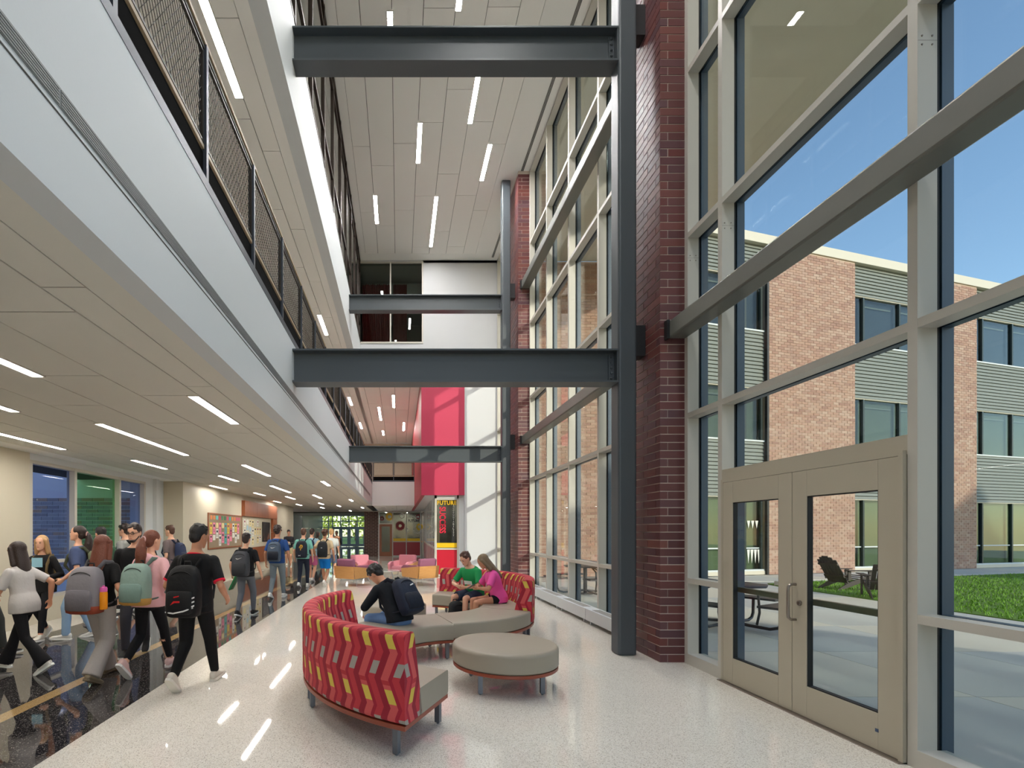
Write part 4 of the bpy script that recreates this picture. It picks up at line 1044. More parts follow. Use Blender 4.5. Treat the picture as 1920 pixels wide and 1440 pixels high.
def person(x, y, yaw, H, label, skin='light', hair=('short', 'brown'), top=((40, 40, 40), 'short'), bottom=((60, 62, 68), 'jogger'), shoes=((230, 228, 222), (240, 240, 236)),
           feet=((-.09, 0, .08, 0), (.09, 0, .08, 0)), hands=None, lean=4, hip=None, head=(0, 4), fem=False, vox=.012, face=False, trim=None, hood=None, poles=None, glasses=False, extra=None):
    s = H/1.75; t = empty('person', (x, y, 0), math.radians(yaw), label, 'person'); sk = SKIN[skin]
    hz = hip if hip else .922*s
    def spine(h):
        p = Vector((0, 0, hz)); n = 14; a = 0
        sgn = 1 if h >= 0 else -1
        for i in range(n):
            q = abs(h)*(i+.5)/n; a = math.radians(lean)*(.45+.75*min(1, max(0, q/(.45*s)))) if sgn > 0 else math.radians(lean)*.3
            p = p+Vector((0, math.sin(a), math.cos(a)))*(h/n)
        return p, a
    TS = FEM if fem else MALE
    def ring(h, hw, hd, yo, n=20):
        c, a = spine(h*s); ey = Vector((0, math.cos(a), -math.sin(a))); o = []
        for k in range(n):
            q = 2*PI*k/n; cx, sy = math.cos(q), math.sin(q)
            o.append(c+Vector((1, 0, 0))*(hw*s*math.copysign(abs(cx)**.85, cx))+ey*(hd*s*math.copysign(abs(sy)**.85, sy)+yo*s))
        return o
    b = MB(); b.loft([ring(*r) for r in TS])
    # legs
    legs = []
    for i, sd in enumerate((-1, 1)):
        hj = Vector((sd*.088*s, 0, hz-.025*s)); f = feet[i]
        pole = poles[i] if poles else (sd*.12, 1, 0)
        kn, an = ik(hj, f[:3], .43*s, .415*s, pole); legs.append((hj, kn, an, f[3], f[4] if len(f) > 4 else 0))
        b.cap(hj, kn, .083*s, .054*s); c1 = kn.lerp(an, .3); back = Vector((0, -.012*s, 0))
        b.cap(kn, c1+back, .052*s, .055*s); b.cap(c1+back, an, .055*s, .034*s)
        R = Matrix.Rotation(math.radians(f[4] if len(f) > 4 else 0), 4, 'Z') @ Matrix.Rotation(-math.radians(f[3]), 4, 'X')
        b.cap(an+(R @ Vector((0, -.03, -.04)))*s, an+(R @ Vector((0, .13, -.052)))*s, .03*s, .024*s); b.cap(an, an+(R @ Vector((0, .05, -.045)))*s, .034*s, .026*s)
    # arms
    hands = hands or ((-.27, .06, .84*s/1), (.27, .06, .84*s/1)); arms = []
    for i, sd in enumerate((-1, 1)):
        c, a = spine(.435*s); S = c+Vector((sd*(.158 if fem else .186)*s, 0, -.012*s))
        hp = hands[i]; pl = hp[3] if len(hp) > 3 else (sd*.5, -1, -.35)
        E, W = ik(S, hp[:3], .29*s, .25*s, pl); arms.append((S, E, W))
        b.cap(S, E, .05*s, .037*s); b.cap(E, E.lerp(W, .3), .037*s, .039*s); b.cap(E.lerp(W, .3), W, .039*s, .025*s)
        d = (W-E).normalized(); n = Vector((-sd, .15, 0)); n = n-d*n.dot(d)
        if n.length < .3: n = Vector((0, 0, 1))-d*d.z
        n.normalize(); wv_ = d.cross(n)
        if wv_.dot(Vector((0, 1, .6))) < 0: wv_ = -wv_
        k = s*.98
        def R_(dd, ww, nn): return W+d*dd*k+wv_*ww*k+n*nn*k
        def rr(dd, ww, nn, m=12): return [W+d*dd*k+wv_*(ww*k*math.cos(2*PI*j/m))+n*(nn*k*math.sin(2*PI*j/m)) for j in range(m)]
        b.loft([rr(-.01, .026, .022), rr(.03, .036, .018), rr(.07, .042, .016), rr(.095, .040, .013)])
        cu = (math.radians(22), math.radians(58))
        for j, L in enumerate((.070, .078, .072, .056)):
            B0 = R_(.086-.004*abs(j-1), .031-.0205*j, 0); d1 = d*math.cos(cu[0])+n*math.sin(cu[0]); d2 = d*math.cos(cu[1])+n*math.sin(cu[1])
            m1 = B0+d1*L*.55*k; b.cap(B0, m1, .0092*k, .0086*k, 8); b.cap(m1, m1+d2*L*.5*k, .0086*k, .0072*k, 8)
        T0 = R_(.025, .030, .004); d1 = (d*.72+wv_*.62+n*.25).normalized(); d2 = (d*.92+wv_*.1+n*.3).normalized(); m1 = T0+d1*.042*k
        b.cap(T0, m1, .012*k, .0105*k, 8); b.cap(m1, m1+d2*.032*k, .0105*k, .0085*k, 8)
    # neck and head
    P, a = spine(.555*s); HR = Matrix.Rotation(math.radians(head[0]), 4, 'Z') @ Matrix.Rotation(-math.radians(head[1]), 4, 'X')
    hs = (s+1)/2*(.97 if fem else 1); TH = Matrix.Translation(P) @ HR @ Matrix.Scale(hs, 4) @ Matrix.Translation((0, 0, .022))
    b.cap(spine(.46*s)[0]+Vector((0, -.012, 0)), TH @ Vector((0, -.012, .06)), (.046 if fem else .056)*s, (.044 if fem else .054)*s)
    hr = []
    for z, hw, hd, yo in HEADR: hr.append([(hw*math.cos(2*PI*k/20), yo+hd*math.sin(2*PI*k/20), z) for k in range(20)])
    b.loft(hr, 0, True, TH)
    b.ell((0, .101, .098), (.013, .017, .014), 0, TH); b.cap(TH @ Vector((0, .100, .100)), TH @ Vector((0, .096, .128)), .010*hs, .007*hs, 8)
    b.ell((0, .093, .054), (.022, .012, .012), 0, TH); b.ell((0, .085, .012), (.02, .016, .016), 0, TH); b.ell((0, .092, .142), (.05, .012, .010), 0, TH)
    for sd in (-1, 1): b.ell((sd*.077, -.004, .112), (.010, .021, .032), 0, TH)
    remesh(b.build('body', sk, t, world=False), vox*.82, 3)
    if face:
        for sd in (-1, 1): MB().ell((sd*.030, .0975, .125), (.012, .006, .0065), 0, TH, 10, 7).build('eye', eye_m, t, True, world=False)
        MB().ell((0, .104, .056), (.022, .004, .005), 0, TH, 10, 7).build('mouth', lip_m, t, True, world=False)
        for sd in (-1, 1): MB().ell((sd*.031, .103, .146), (.018, .005, .004), 0, TH, 10, 7).build('eyebrow', HAIR[hair[1]], t, True, world=False)
    if glasses:
        g = MB()
        for sd in (-1, 1):
            g.tube([TH @ Vector((sd*.032+.022*math.cos(q), .112, .125+.017*math.sin(q))) for q in [k*PI/6 for k in range(13)]], .003, 6)
            g.tube([TH @ Vector(v) for v in ((sd*.054, .111, .13), (sd*.076, .06, .13), (sd*.08, -.01, .125))], .003, 6)
        g.tube([TH @ Vector(v) for v in ((-.01, .113, .13), (.01, .113, .13))], .003, 6)
        g.build('glasses', MT['black'], t, True, world=False)
    # hair
    st, hc = hair; h = MB(); rn = random.Random(int(x*100+y*37))
    h.ell((0, -.014, .158), (.084, .104, .092), 0, TH, 20, 12)
    h.ell((0, -.048, .105), (.071, .062, .08), 0, TH)
    if st in ('curly', 'mop'):
        for k in range(70):
            q = Vector((rn.gauss(0, 1), rn.gauss(-.25, 1), rn.gauss(.5, .9))).normalized()
            if q.z < -.45 or (q.y > .5 and q.z < .35): continue
            c = Vector((0, -.015, .158))+Vector((q.x*.09, q.y*.108, q.z*.098)); h.ell(c, (.02,)*3 if st == 'curly' else (.024,)*3, 0, TH, 8, 6)
    if st == 'short':
        for k in range(26):
            q = Vector((rn.gauss(0, .7), rn.gauss(.1, .8), rn.uniform(.5, 1.3))).normalized(); c = Vector((0, -.012, .16))+Vector((q.x*.08, q.y*.1, q.z*.088)); h.ell(c, (.02, .024, .013), 0, TH, 8, 6)
    if st in ('long', 'mid'):
        Lh = .52 if st == 'long' else .34
        h.loft([[(ww*math.cos(2*PI*k/16), yo+dd*math.sin(2*PI*k/16), z) for k in range(16)] for z, ww, dd, yo in ((.2, .07, .07, -.03), (.12, .088, .072, -.035), (.03, .094, .066, -.05), (-.06, .102, .055, -.068), (.03-Lh*.6, .104, .048, -.085), (.03-Lh*.9, .082, .036, -.095), (.03-Lh, .04, .018, -.1))], 0, True, TH)
        for sd in (-1, 1): h.cap(TH @ Vector((sd*.072, .03, .16)), TH @ Vector((sd*.088, .0, -.05)), .028*hs, .032*hs)
    if st == 'pony':
        h.ell((0, -.108, .128), (.036, .034, .036), 0, TH)
        h.tube([TH @ Vector(v) for v in ((0, -.10, .13), (0, -.145, .11), (.008, -.16, .03), (.014, -.16, -.07), (.008, -.15, -.18), (.012, -.145, -.28))], [.026, .036, .054, .062, .052, .016], 10)
        for k in range(14): h.ell((rn.uniform(-.035, .045), -.155+rn.uniform(-.03, .03), .03-.02*k), (.026, .022, .03), 0, TH, 8, 6)
    remesh(h.build('hair', HAIR[hc], t, world=False), vox*.8, 2)
    if st == 'pony': MB().tube([TH @ Vector((.034*math.cos(q), -.128, .122+.034*math.sin(q))) for q in [k*PI/6 for k in range(13)]], .008, 6).build('hair_tie', cm((200, 160, 160)), t, True, world=False)
    # shirt
    tc, sl_k = top[0], top[1]; hem = top[2] if len(top) > 2 else -.085
    ex_ = .024 if sl_k == 'hoodie' else .016
    m = MB(); rs = []
    for q in (hem, hem+.03, hem+.08, .02, .08, .14, .2, .27, .34, .4, .44, .475, .5):
        if q < hem: continue
        for k in range(len(TS)-1):
            if TS[k][0] <= q <= TS[k+1][0] or k == len(TS)-2:
                f = max(0, min(1, (q-TS[k][0])/(TS[k+1][0]-TS[k][0]))); v = [TS[k][j]*(1-f)+TS[k+1][j]*f for j in range(4)]; break
        if q < .05: v[1] = max(v[1], .165); v[2] = max(v[2], .12)
        loose = .012*max(0, 1-abs(q-.08)/.2) + (.006 if q < 0 else 0)
        rs.append(ring(q, v[1]+ex_+loose, v[2]+ex_+loose, v[3]))
    m.loft(rs)
    for S, E, W in arms:
        if sl_k == 'short': m.ell(S, (.066*s,)*3); m.cap(S, S.lerp(E, .80), .066*s, .060*s, 14, 0, False)
        elif sl_k == 'tank': m.ell(S+Vector((0, 0, .01)), (.05*s,)*3)
        else:
            r0 = .068 if sl_k == 'hoodie' else .06
            m.cap(S, E, r0*s, (r0-.010)*s, 14); m.cap(E, W.lerp(E, .06), (r0-.010)*s, .042*s, 14)
    if hood:
        c, a_ = spine(.47*s); m.ell(c+Vector((0, -.09*s, -.01)), (.12*s, .055*s, .085*s)); m.ell(c+Vector((0, 0, .015)), (.10*s, .09*s, .035*s))
    remesh(m.build('shirt' if sl_k != 'hoodie' else 'hoodie', cm(tc), t, world=False), vox, 3)
    if trim:
        for S, E, W in arms:
            A = S.lerp(E, .76); B = S.lerp(E, .83); MB().cap(A, B, .0625*s, .062*s, 18, 0, False).build('sleeve_cuff', cm(trim), t, 60, world=False)
        c, a_ = spine(.493*s); MB().tube([c+Vector((.098*s*math.cos(q), -.010+.082*s*math.sin(q), -.012-.03*math.sin(q))) for q in [k*PI/12 for k in range(25)]], .010, 8).build('collar_trim', cm(trim), t, True, world=False)
    # trousers
    bc, bk = bottom; m = MB()
    for q0 in (0,):
        rs = []
        for q, hw, hd, yo in ((-.15, .085, .085, 0), (-.10, .158, .125, -.008), (-.06, .168, .132, -.012), (0, .177, .134, -.014), (.05, .168, .124, -.01), (.075, .160, .118, -.008)): rs.append(ring(q, hw, hd, yo))
        m.loft(rs)
    KW = {'jogger': (.097, .07, .062, .046), 'wide': (.10, .088, .092, .106), 'jeans': (.096, .072, .064, .058), 'legging': (.088, .059, .058, .040), 'flare': (.089, .060, .064, .098), 'shorts': (.104, .094, 0, 0), 'minishorts': (.096, .09, 0, 0)}[bk]
    for hj, kn, an, pi, tw in legs:
        if bk == 'shorts': m.ell(hj, (.098*s,)*3); m.cap(hj, hj.lerp(kn, .84), KW[0]*s, KW[1]*s, 16, 0, False)
        elif bk == 'minishorts': m.ell(hj, (.094*s,)*3); m.cap(hj, hj.lerp(kn, .34), KW[0]*s, KW[1]*s, 16, 0, False)
        else:
            m.cap(hj, kn, KW[0]*s, KW[1]*s, 14); c1 = kn.lerp(an, .35)+Vector((0, -.008, 0)); m.cap(kn, c1, KW[1]*s, KW[2]*s, 14)
            e_ = an.lerp(kn, {'jogger': .04, 'wide': -.06, 'jeans': -.03, 'legging': .10, 'flare': -.05}[bk]); m.cap(c1, e_, KW[2]*s, KW[3]*s, 16, 0, False)
    remesh(m.build('trousers' if 'short' not in bk else 'shorts', cm(bc), t, world=False), vox, 3)
    # shoes
    up, so_ = shoes; fs = (s+1)/2
    for hj, kn, an, pi, tw in legs:
        T = Matrix.Translation(an) @ Matrix.Rotation(math.radians(tw), 4, 'Z') @ Matrix.Rotation(-math.radians(pi), 4, 'X') @ Matrix.Scale(fs, 4)
        def sr(y_, hw, zt, zb=-.060, n=12):
            o = []
            for k in range(n):
                q = 2*PI*k/n; zc = (zt+zb)/2; o.append((hw*math.copysign(abs(math.cos(q))**.7, math.cos(q)), y_, zc+(zt-zb)/2*math.copysign(abs(math.sin(q))**.7, math.sin(q))))
            return o
        sh = MB().loft([sr(-.078, .022, .0, -.05), sr(-.066, .034, .022), sr(-.03, .038, .030), sr(.025, .040, .026), (sr(.06, .042, -.004)), sr(.10, .046, -.022), sr(.15, .045, -.032), sr(.182, .034, -.040), sr(.196, .018, -.05, -.058)], 0, True, T).build('shoe', cm(up, .6), t, True, world=False)
        out = [(-.024, -.086), (.024, -.086), (.038, -.06), (.042, 0), (.048, .08), (.049, .13), (.040, .18), (.020, .203), (-.020, .203), (-.040, .18), (-.049, .13), (-.048, .08), (-.042, 0), (-.038, -.06)]
        MB().prism(out, -.08, -.054, 'z', 0, T).build('sole', cm(so_, .6), sh, world=False)
    return dict(t=t, s=s, spine=spine, yaw=math.radians(yaw), pos=Vector((x, y, 0)), arms=arms, TH=TH)
def world(p, v): return p['pos']+Matrix.Rotation(p['yaw'], 3, 'Z') @ Vector(v)
def swoosh(mb, T):
    P = [(-.055, .012), (-.04, -.006), (-.02, -.010), (.0, -.004), (.06, .022), (.0, .006), (-.022, .002), (-.04, .010)]
    mb.prism(P, -.0, .004, 'y', 0, T)
def backpack(p, label, col, accent=None, size=(.30, .17, .46), up=.20, logo=None, logocol=(225, 225, 222), base=None, pocket=True, off=0.135, roll=0, at=None, straps=True, bottle=None):
    w_, d_, h_ = size; s = p['s'] if p else 1
    if at: loc, rot = at
    else:
        c, a = p['spine'](up*s); q = c+Vector((0, math.cos(a), -math.sin(a)))*(-(off*s+d_/2)); loc = world(p, q); rot = (-a, roll, p['yaw'])
    t = empty('backpack', loc, 0, label, 'backpack'); t.rotation_euler = rot
    m = cm(col, .7)
    def rg(z, kw, kd, yo=0, n=24):
        o = []
        for k in range(n):
            q = 2*PI*k/n; c, sn = math.cos(q), math.sin(q); o.append((w_/2*kw*math.copysign(abs(c)**.5, c), yo+d_/2*kd*math.copysign(abs(sn)**.55, sn), z))
        return o
    H_ = h_/2
    MB().loft([rg(-H_, .72, .70), rg(-H_*.93, .93, .93), rg(-H_*.6, 1.0, 1.04), rg(0, 1.0, 1.0), rg(H_*.5, .95, .88), rg(H_*.8, .82, .72, .012), rg(H_*.95, .58, .46, .02), rg(H_, .3, .22, .03)]).build('bag_body', m, t, 60, world=False)
    if pocket:
        MB().loft([[(x_*.84, y_*.42-d_*.40, z) for x_, y_, zz in rg(0, kw, kd)] for z, kw, kd in ((-H_*.86, .7, .6), (-H_*.8, .94, 1), (-H_*.3, 1, 1.05), (-H_*.02, .92, .8), (H_*.03, .7, .5))]).build('front_pocket', cm(accent or tuple(int(v*.82) for v in col), .7), t, 60, world=False)
    if base: MB().loft([rg(-H_*1.005, .74, .72), rg(-H_*.94, .96, .96), rg(-H_*.72, 1.02, 1.05), rg(-H_*.66, 1.0, 1.03)]).build('base_panel', cm(base, .7), t, 60, world=False)
    MB().tube([(-w_*.34*math.cos(q), -d_*.02-d_*.36*(1-abs(math.cos(q))*.1), H_*.46+H_*.30*math.sin(q)) for q in [k*PI/10 for k in range(11)]], .006, 6).build('zip', cm(tuple(int(v*.5) for v in col), .6), t, True, world=False)
    MB().tube([(-.04, d_*.3, H_*.93), (-.03, d_*.3, H_*1.13), (.03, d_*.3, H_*1.13), (.04, d_*.3, H_*.93)], .009, 6).build('handle', cm((30, 30, 32), .7), t, True, world=False)
    if straps and p:
        D = d_/2
        for sd in (-1, 1):
            MB().tube([(sd*.075, D*.5, H_*.86), (sd*.10, D+.03, H_*.86+.085), (sd*.115, D+.13, H_*.86+.075), (sd*.125, D+.235, H_*.86-.03), (sd*.135, D+.28, .02), (sd*.165, D+.2, -.09), (sd*.17, D+.06, -.15), (sd*.135, D*.6, -.17)], [.02, .026, .028, .028, .024, .014, .01, .01], 8, flat=.45).build('strap', cm(tuple(int(v*.7) for v in col), .8), t, True, world=False)
    T = Matrix.Translation((0, -d_*.5-.006, H_*.36))
    if logo == 'swoosh': mb = MB(); swoosh(mb, T @ Matrix.Scale(1.1, 4)); mb.build('logo', mat('logo_white', logocol, .5), t, world=False)
    if logo == 'gold':
        # blackletter-like gold emblem on the back and a small white mark low down
        mb = MB()
        for q in ([(-.035, .07), (.0, .085), (.045, .07), (.05, .02), (.01, .0), (.02, .025), (.012, .055), (-.02, .05)], [(-.03, .05), (-.005, .06), (-.002, -.075), (-.025, -.085), (-.02, -.03)], [(-.05, .04), (-.035, .03), (-.045, -.02), (-.06, -.01)], [(.0, -.005), (.045, .005), (.02, -.03)]):
            mb.prism(q, -.004, .003, 'y', 0, Matrix.Translation((.01, -d_*.5-.008, .05)))
        mb.build('gold_emblem', mat('emblem_gold', (222, 170, 44), .5), t, world=False)
        mb = MB()
        for sd in (-1, 1): mb.prism([(sd*.008, .0), (sd*.03, .022), (sd*.024, .0), (sd*.03, -.022)] if sd > 0 else [(-.03, -.022), (-.024, 0), (-.03, .022), (-.008, 0)], -.004, .003, 'y', 0, Matrix.Translation((-.03, -d_*.66-.006, -H_*.72)))
        mb.box(-.04, -.02, -d_*.66-.010, -d_*.66-.003, -H_*.72-.004, -H_*.72+.004); mb.build('white_mark', mat('mark_white', (225, 225, 225), .5), t, world=False)
    if logo == 'accents':
        mb = MB(); mb.prism([(-.04, -.01), (.0, .012), (.05, .014), (.05, .03), (-.01, .028)], -.004, .004, 'y', 0, Matrix.Translation((-.02, -d_*.74, -H_*.45))); mb.prism([(-.02, .0), (.03, .012), (.03, .022), (-.02, .012)], -.004, .004, 'y', 0, Matrix.Translation((-.01, -d_*.72, -H_*.22))); mb.build('red_flash', cm((206, 30, 34), .6), t, world=False)
        mb = MB()
        for k in range(3): mb.prism([(.0, 0), (.05, .02), (.05, .034), (.0, .014)], -.004, .004, 'y', 0, Matrix.Translation((w_*.32, -d_*.50, -H_*.62+k*.04)))
        mb.build('white_stripes', cm((226, 226, 226), .6), t, world=False)
        mb = MB(); mb.tube([(-w_*.42, -d_*.46, -H_*.78), (-w_*.1, -d_*.72, -H_*.80), (w_*.2, -d_*.70, -H_*.72), (w_*.42, -d_*.44, -H_*.6)], .007, 6); mb.build('pale_piping', cm((206, 206, 206), .6), t, True, world=False)
    if logo == 'small':
        mb = MB(); mb.prism([(-.03, -.01), (.03, .004), (.032, .02), (.0, .014), (-.028, .004)], -.004, .003, 'y', 0, Matrix.Translation((.04, -d_*.48-.008, H_*.42))); mb.build('logo', cm((224, 224, 224), .6), t, world=False)
    if logo == 'patch':
        mb = MB(); mb.box(-.022, .022, -d_*.5-.010, -d_*.5, .03, .05); mb.build('logo_patch', cm((170, 172, 176), .6), t, world=False)
    if bottle:
        q = loc+Matrix.Rotation(rot[2], 3, 'Z') @ Vector((bottle[3]*(w_/2+.025), 0, -.20)); bb = empty('water_bottle', q, 0, bottle[2], 'bottle')
        MB().lathe([(.01, 0), (.036, 0), (.038, .01), (.038, .17), (.034, .185), (.01, .186)], n=20).build('bottle_body', cm(bottle[0], .35), bb, 50, world=False)
        MB().lathe([(.01, .185), (.036, .186), (.036, .22), (.03, .235), (.012, .238), (.012, .25), (.004, .252)], n=20).build('bottle_lid', cm(bottle[1], .35), bb, 50, world=False)
    return t
def walk(front, st=.27, x=.085, up=.15, pit=38):
    f = (x, st, .08, -6); bk = (x, -st, up, pit)
    L = (-f[0],)+f[1:] if front == 'L' else (-bk[0],)+bk[1:]
    R = f if front == 'R' else bk
    return (L, R)
NV, FV = .0115, .016
WH = ((232, 230, 224), (240, 240, 236)); BK = ((34, 34, 36), (228, 228, 224))
# --- the nearer crowd
P = person(-5.36, 6.25, -60, 1.68, 'person in dark olive shirt cut off by the frame edge', 'tan', ('short', 'dark'), ((66, 66, 52), 'short'), ((52, 54, 52), 'jogger'), BK, walk('L', .2), vox=NV)
P = person(-4.34, 5.62, 84, 1.52, 'girl striding in pale grey tee and black flared trousers, long dark hair', 'tan', ('long', 'dark'), ((196, 192, 190), 'short', -.12), ((20, 20, 24), 'flare'), WH, walk('R', .32, .07, .14, 34), ((-.20, .30, .80), (.26, -.1, .82)), lean=10, head=(8, 6), fem=True, vox=NV)
P = person(-5.42, 7.4, 186, 1.58, 'blonde girl in black cardigan and leggings walking toward us', 'light', ('long', 'blond'), ((26, 26, 28), 'long', -.14), ((24, 24, 28), 'legging'), ((206, 200, 188), (236, 234, 228)), walk('L', .2, .07, .12, 30), ((-.2, .22, .95), (.22, .22, 1.0)), fem=True, vox=NV, face=True)
MB().box(-.075, .075, .15, .155, 1.10, 1.24).build('shirt_print', cm((150, 196, 214)), P['t'], world=False)
backpack(P, 'tan-strapped backpack worn by the blonde girl in black', (150, 126, 84), size=(.26, .13, .38))
P = person(-4.9, 7.45, 108, 1.74, 'smiling girl in slate blue tee and pale jeans, hair tied back', 'light', ('pony', 'dark'), ((70, 82, 116), 'short', .0), ((142, 172, 204), 'jeans'), WH, walk('L', .16, .08, .09, 8), ((-.2, .16, .92), (.22, .1, .9)), head=(-4, -6), fem=True, vox=NV, face=True)
backpack(P, 'olive backpack on the girl in slate blue', (92, 96, 72), size=(.27, .14, .42))
P = person(-3.31, 5.38, -6, 1.6, 'girl in black tee and wide grey trousers seen from behind, straight brown hair', 'tan', ('mid', 'auburn'), ((18, 18, 20), 'short', -.04), ((168, 162, 158), 'wide'), ((150, 136, 112), (120, 106, 86)), walk('L', .24, .09, .12, 26), ((-.2, .2, .95), (.28, .1, .86)), fem=True, vox=NV)
backpack(P, 'big grey backpack with a rust base on the girl in wide trousers', (128, 124, 130), (112, 108, 114), (.36, .22, .50), .17, base=(150, 70, 50), off=.125, bottle=((238, 148, 28), (226, 104, 176), 'orange water bottle with pink lid in the big grey backpack', 1))
P = person(-5.2, 8.5, 60, 1.72, 'boy with black hair mostly hidden behind the girl with the grey backpack', 'tan', ('short', 'black'), ((58, 92, 68), 'short'), ((70, 74, 84), 'jogger'), BK, walk('L', .2), vox=FV)
P = person(-5.62, 10.0, 92, 1.80, 'curly-haired boy in grey tee walking past the green window', 'light', ('curly', 'dark'), ((150, 150, 146), 'short'), ((70, 72, 78), 'shorts'), BK, walk('R', .24), vox=FV)
backpack(P, 'black backpack on the curly-haired boy in grey', (34, 36, 40))
P = person(-3.52, 6.5, 196, 1.75, 'bearded boy in glasses and black tee walking toward us', 'light', ('short', 'dark'), ((20, 20, 22), 'short'), ((54, 54, 60), 'jogger'), BK, walk('R', .2), vox=NV, face=True, glasses=True, head=(-16, 8))
T_ = P['TH']; bd = MB(); bd.ell((0, .072, .022), (.046, .036, .026), 0, T_); 
for sd in (-1, 1): bd.cap(T_ @ Vector((sd*.03, .07, .026)), T_ @ Vector((sd*.066, .02, .075)), .016, .010)
remesh(bd.build('beard', HAIR['dark'], P['t'], world=False), .008, 2)
P = person(-2.86, 5.55, -8, 1.66, 'girl in pink hoodie and black leggings seen from behind, auburn ponytail', 'light', ('pony', 'auburn'), ((232, 180, 184), 'hoodie', -.10), ((18, 18, 22), 'legging'), ((226, 190, 186), (240, 236, 232)), walk('R', .30, .075, .20, 48), ((-.22, .2, .92), (.30, .12, .84)), lean=6, head=(-14, 4), fem=True, vox=NV, hood=True)
backpack(P, 'pale teal backpack with ochre base on the girl in pink', (136, 160, 150), (122, 148, 140), (.32, .19, .46), .17, base=(196, 150, 78), off=.14)
P = person(-5.15, 11.0, 84, 1.79, 'boy in dull mauve tee with navy straps by the white pilaster', 'light', ('short', 'brown'), ((112, 98, 98), 'short'), ((52, 54, 62), 'shorts'), BK, walk('L', .2), vox=FV, face=True)
backpack(P, 'navy backpack on the boy in dull mauve', (44, 54, 84))
P = person(-2.14, 5.1, -4, 1.72, 'boy in black jersey with red piping, striding away on the terrazzo', 'tan', ('short', 'black'), ((20, 20, 22), 'short', -.12), ((16, 16, 18), 'jogger'), ((214, 208, 196), (226, 222, 212)), walk('R', .25, .10, .17, 46), ((-.27, .16, .92), (.27, .16, .92)), lean=4, head=(-22, 12), vox=NV, trim=(214, 28, 56))
backpack(P, 'black backpack with red and white marks on the boy in the jersey', (18, 18, 20), (24, 24, 26), (.33, .20, .52), .12, logo='accents', off=.135)
P = person(-2.97, 9.4, -6, 1.60, 'short boy in black tee and grey joggers with a close crop', 'light', ('short', 'dark'), ((26, 26, 30), 'short'), ((98, 102, 110), 'jogger'), BK, walk('R', .16, .09, .10, 18), ((-.30, .06, .80), (.30, .04, .80)), vox=NV)
backpack(P, 'charcoal backpack with white tick logo on the close-cropped boy', (66, 68, 74), (52, 54, 58), (.33, .20, .48), .19, logo='swoosh')
q = world(P, P['arms'][0][2]); t = empty('folder', q+Vector((-.03, .02, -.30)), 0, 'green folder held in the hand of the close-cropped boy', 'folder')
MB().box(-.012, .012, -.12, .12, 0, .34, 0, Matrix.Rotation(.45, 4, 'Y')).build('folder_cover', cm((20, 120, 66), .4), t, world=False)
P = person(-3.0, 11.95, -4, 1.79, 'tall curly-haired boy in royal blue tee and grey joggers', 'tan', ('mop', 'dark'), ((40, 74, 132), 'short'), ((120, 130, 138), 'jogger'), WH, walk('R', .2, .1, .12, 22), ((-.30, .05, .86), (.30, .08, .88)), vox=NV)
backpack(P, 'slate and navy backpack with white tick logo on the tall boy in blue', (74, 88, 106), (28, 32, 44), (.32, .19, .48), .19, logo='swoosh')
P = person(-2.82, 14.3, -2, 1.74, 'boy in seafoam tee and navy trousers with a gold-emblem backpack', 'light', ('short', 'brown'), ((120, 184, 172), 'short'), ((36, 42, 58), 'jogger'), WH, walk('R', .18, .085, .12, 24), vox=FV)
backpack(P, 'dark navy backpack with gold emblem on the boy in seafoam', (28, 32, 46), (24, 28, 38), (.33, .19, .50), .19, logo='gold', pocket=False)
P = person(-2.86, 15.9, -6, 1.75, 'boy in pale blue tee and shorts just ahead of the seafoam one', 'light', ('short', 'dark'), ((162, 196, 210), 'short'), ((190, 96, 140), 'shorts'), WH, walk('L', .16, .085, .11, 20), vox=FV)
backpack(P, 'navy backpack on the boy in pale blue', (44, 52, 78))
P = person(-2.24, 14.6, -8, 1.71, 'boy in sand tee and bright blue shorts with a black backpack', 'tan', ('mop', 'brown'), ((206, 184, 150), 'short'), ((18, 118, 200), 'shorts'), WH, walk('L', .2, .06, .15, 40), ((-.28, -.02, .9), (.30, .0, .86)), vox=FV)
backpack(P, 'black backpack on the boy in bright blue shorts', (34, 36, 42), (28, 30, 34), (.30, .18, .48), .20, logo='patch')
P = person(-2.36, 16.9, -6, 1.74, 'sandy-haired boy in pale tee half hidden behind the blue shorts', 'light', ('short', 'blond'), ((196, 200, 200), 'short'), ((84, 96, 120), 'shorts'), WH, walk('R', .16), vox=FV)
P = person(-5.35, 23.6, 186, 1.74, 'person in dark hoodie reading papers by the pale wall', 'light', ('short', 'dark'), ((44, 44, 50), 'long'), ((150, 136, 104), 'shorts'), WH, ((-.1, .02, .08, 0), (.1, .02, .08, 0)), ((-.08, .30, 1.10), (.10, .30, 1.12)), head=(0, 20), vox=FV, face=True)
t = empty('held_papers', (-5.33, 23.24, 1.06), 0, 'white papers in the hands of the person in the dark hoodie', 'papers')
MB().box(-.13, .13, -.06, .10, 0, .012, 0, Matrix.Rotation(-.6, 4, 'X')).build('sheet', PM['white'], t, world=False)
P = person(-4.15, 24.6, -70, 1.66, 'person with dark hair striding right behind the pale blue tee', 'tan', ('mid', 'dark'), ((70, 60, 50), 'long'), ((38, 46, 58), 'jogger'), BK, walk('R', .3), fem=True, vox=.018)
P = person(-3.52, 27.6, 150, 1.69, 'person in peach jacket and dark trousers near the far doors', 'deep', ('short', 'black'), ((222, 168, 132), 'long', -.14), ((44, 48, 46), 'jeans'), BK, walk('L', .22), ((-.1, .22, 1.36), (.24, .02, .84)), vox=.018)
backpack(P, 'black backpack on the person in the peach jacket', (30, 34, 44))
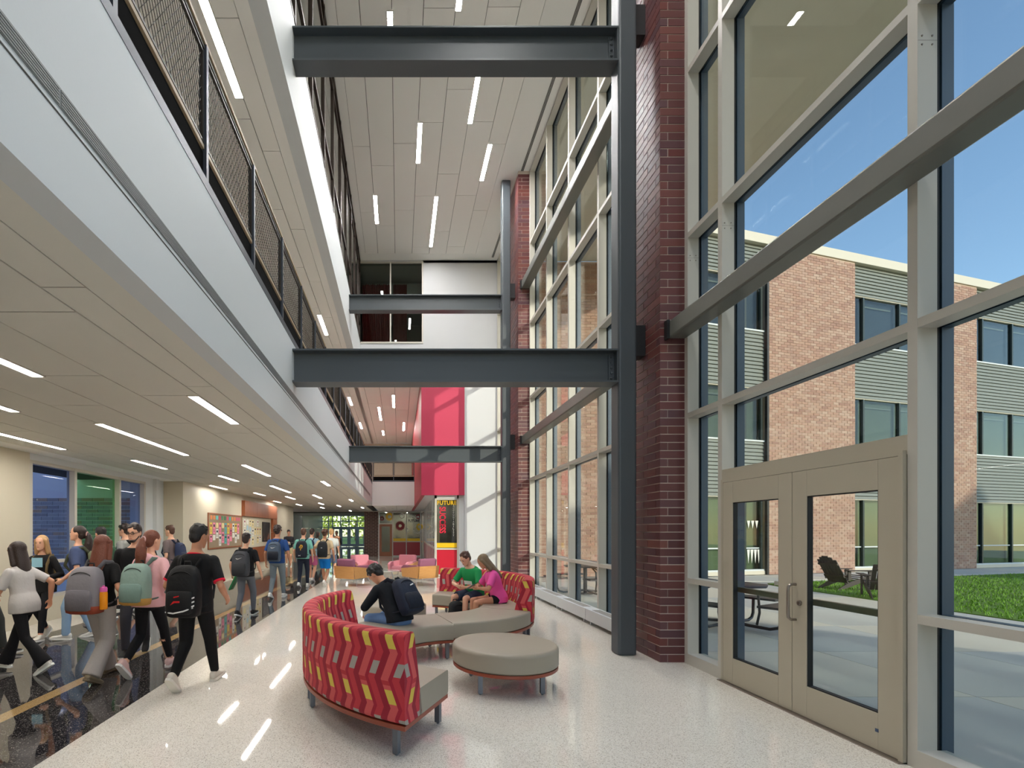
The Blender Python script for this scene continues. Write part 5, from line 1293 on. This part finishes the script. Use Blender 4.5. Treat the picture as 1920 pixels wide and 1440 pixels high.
# --- three seated on the curved benches
P = person(.0, 6.24, 46, 1.70, 'boy in black hoodie and jeans hunched on the backless bench', 'tan', ('mop', 'black'), ((22, 26, 32), 'hoodie', -.06), ((96, 126, 168), 'jeans'), BK, ((-.16, .44, .08, 0), (.16, .42, .08, 0)), ((-.07, .36, .76, (-1, -.1, -.5)), (.07, .38, .76, (1, -.1, -.5))), lean=38, hip=.535, head=(10, 54), vox=NV, hood=True)
backpack(P, 'navy black backpack with a small white logo on the hunched boy', (28, 36, 54), (22, 28, 42), (.34, .20, .48), .19, logo='small', off=.15)
t = empty('phone', world(P, (P['arms'][0][2]+P['arms'][1][2])/2+Vector((0, .10, .02))), P['yaw'], 'black phone held by the hunched boy in the hoodie', 'phone')
MB().box(-.036, .036, -.075, .075, -.004, .004, 0, Matrix.Rotation(-.5, 4, 'X')).build('phone_body', MT['black'], t, bevel=.003, world=False)
P = person(1.36, 8.74, 132, 1.68, 'boy in green tee and navy shorts seated on the curved sofa', 'light', ('short', 'brown'), ((36, 148, 84), 'short', -.05), ((52, 58, 76), 'shorts'), BK, ((-.14, .46, .08, 0), (.14, .44, .08, 0)), ((-.07, .34, .66, (-1, -.3, -.3)), (.08, .38, .68, (1, -.3, -.3))), lean=20, hip=.535, head=(-8, 32), vox=NV, face=True)
c, a = P['spine'](.24*P['s'])
mb = MB(); mb.box(-.085, .085, .128, .137, -.03, .035); T = Matrix.Translation(c) @ Matrix.Rotation(-a, 4, 'X')
MB().box(-.085, .085, .128, .137, -.03, .035, 0, T).build('shirt_print', cm((224, 226, 220)), P['t'], world=False)
MB().box(-.06, .02, .129, .138, -.045, -.03, 0, T).build('shirt_print', cm((214, 92, 60)), P['t'], world=False)
P = person(1.66, 8.10, 94, 1.66, 'girl in hot pink tee and black shorts leaning over a phone', 'tan', ('mid', 'ash'), ((238, 92, 168), 'short', -.08), ((20, 20, 24), 'minishorts'), WH, ((-.08, .45, .08, 0), (.10, .43, .08, 0)), ((-.08, .36, .70, (-1, -.3, -.3)), (.06, .38, .70, (1, -.3, -.3))), lean=22, hip=.535, head=(0, 34), fem=True, vox=NV, face=True)
t = empty('phone', world(P, (P['arms'][0][2]+P['arms'][1][2])/2+Vector((0, .10, .02))), P['yaw'], 'phone in the hands of the girl in hot pink', 'phone')
MB().box(-.036, .036, -.075, .075, -.004, .004, 0, Matrix.Rotation(-.5, 4, 'X')).build('phone_body', MT['black'], t, bevel=.003, world=False)
backpack(None, 'black backpack on the floor at the feet of the boy in green', (26, 28, 30), size=(.30, .18, .42), at=(Vector((1.0, 8.42, .215)), (0, 0, .5)), straps=False)
# ---- bake the remeshed bodies
bpy.context.view_layer.update()
dg = bpy.context.evaluated_depsgraph_get(); baked = []
for o in REMESH: baked.append((o, bpy.data.meshes.new_from_object(o.evaluated_get(dg))))
for o, me in baked:
    m_ = o.data.materials[0]; o.modifiers.clear(); o.data = me
    if not me.materials: me.materials.append(m_)
    me.shade_smooth()
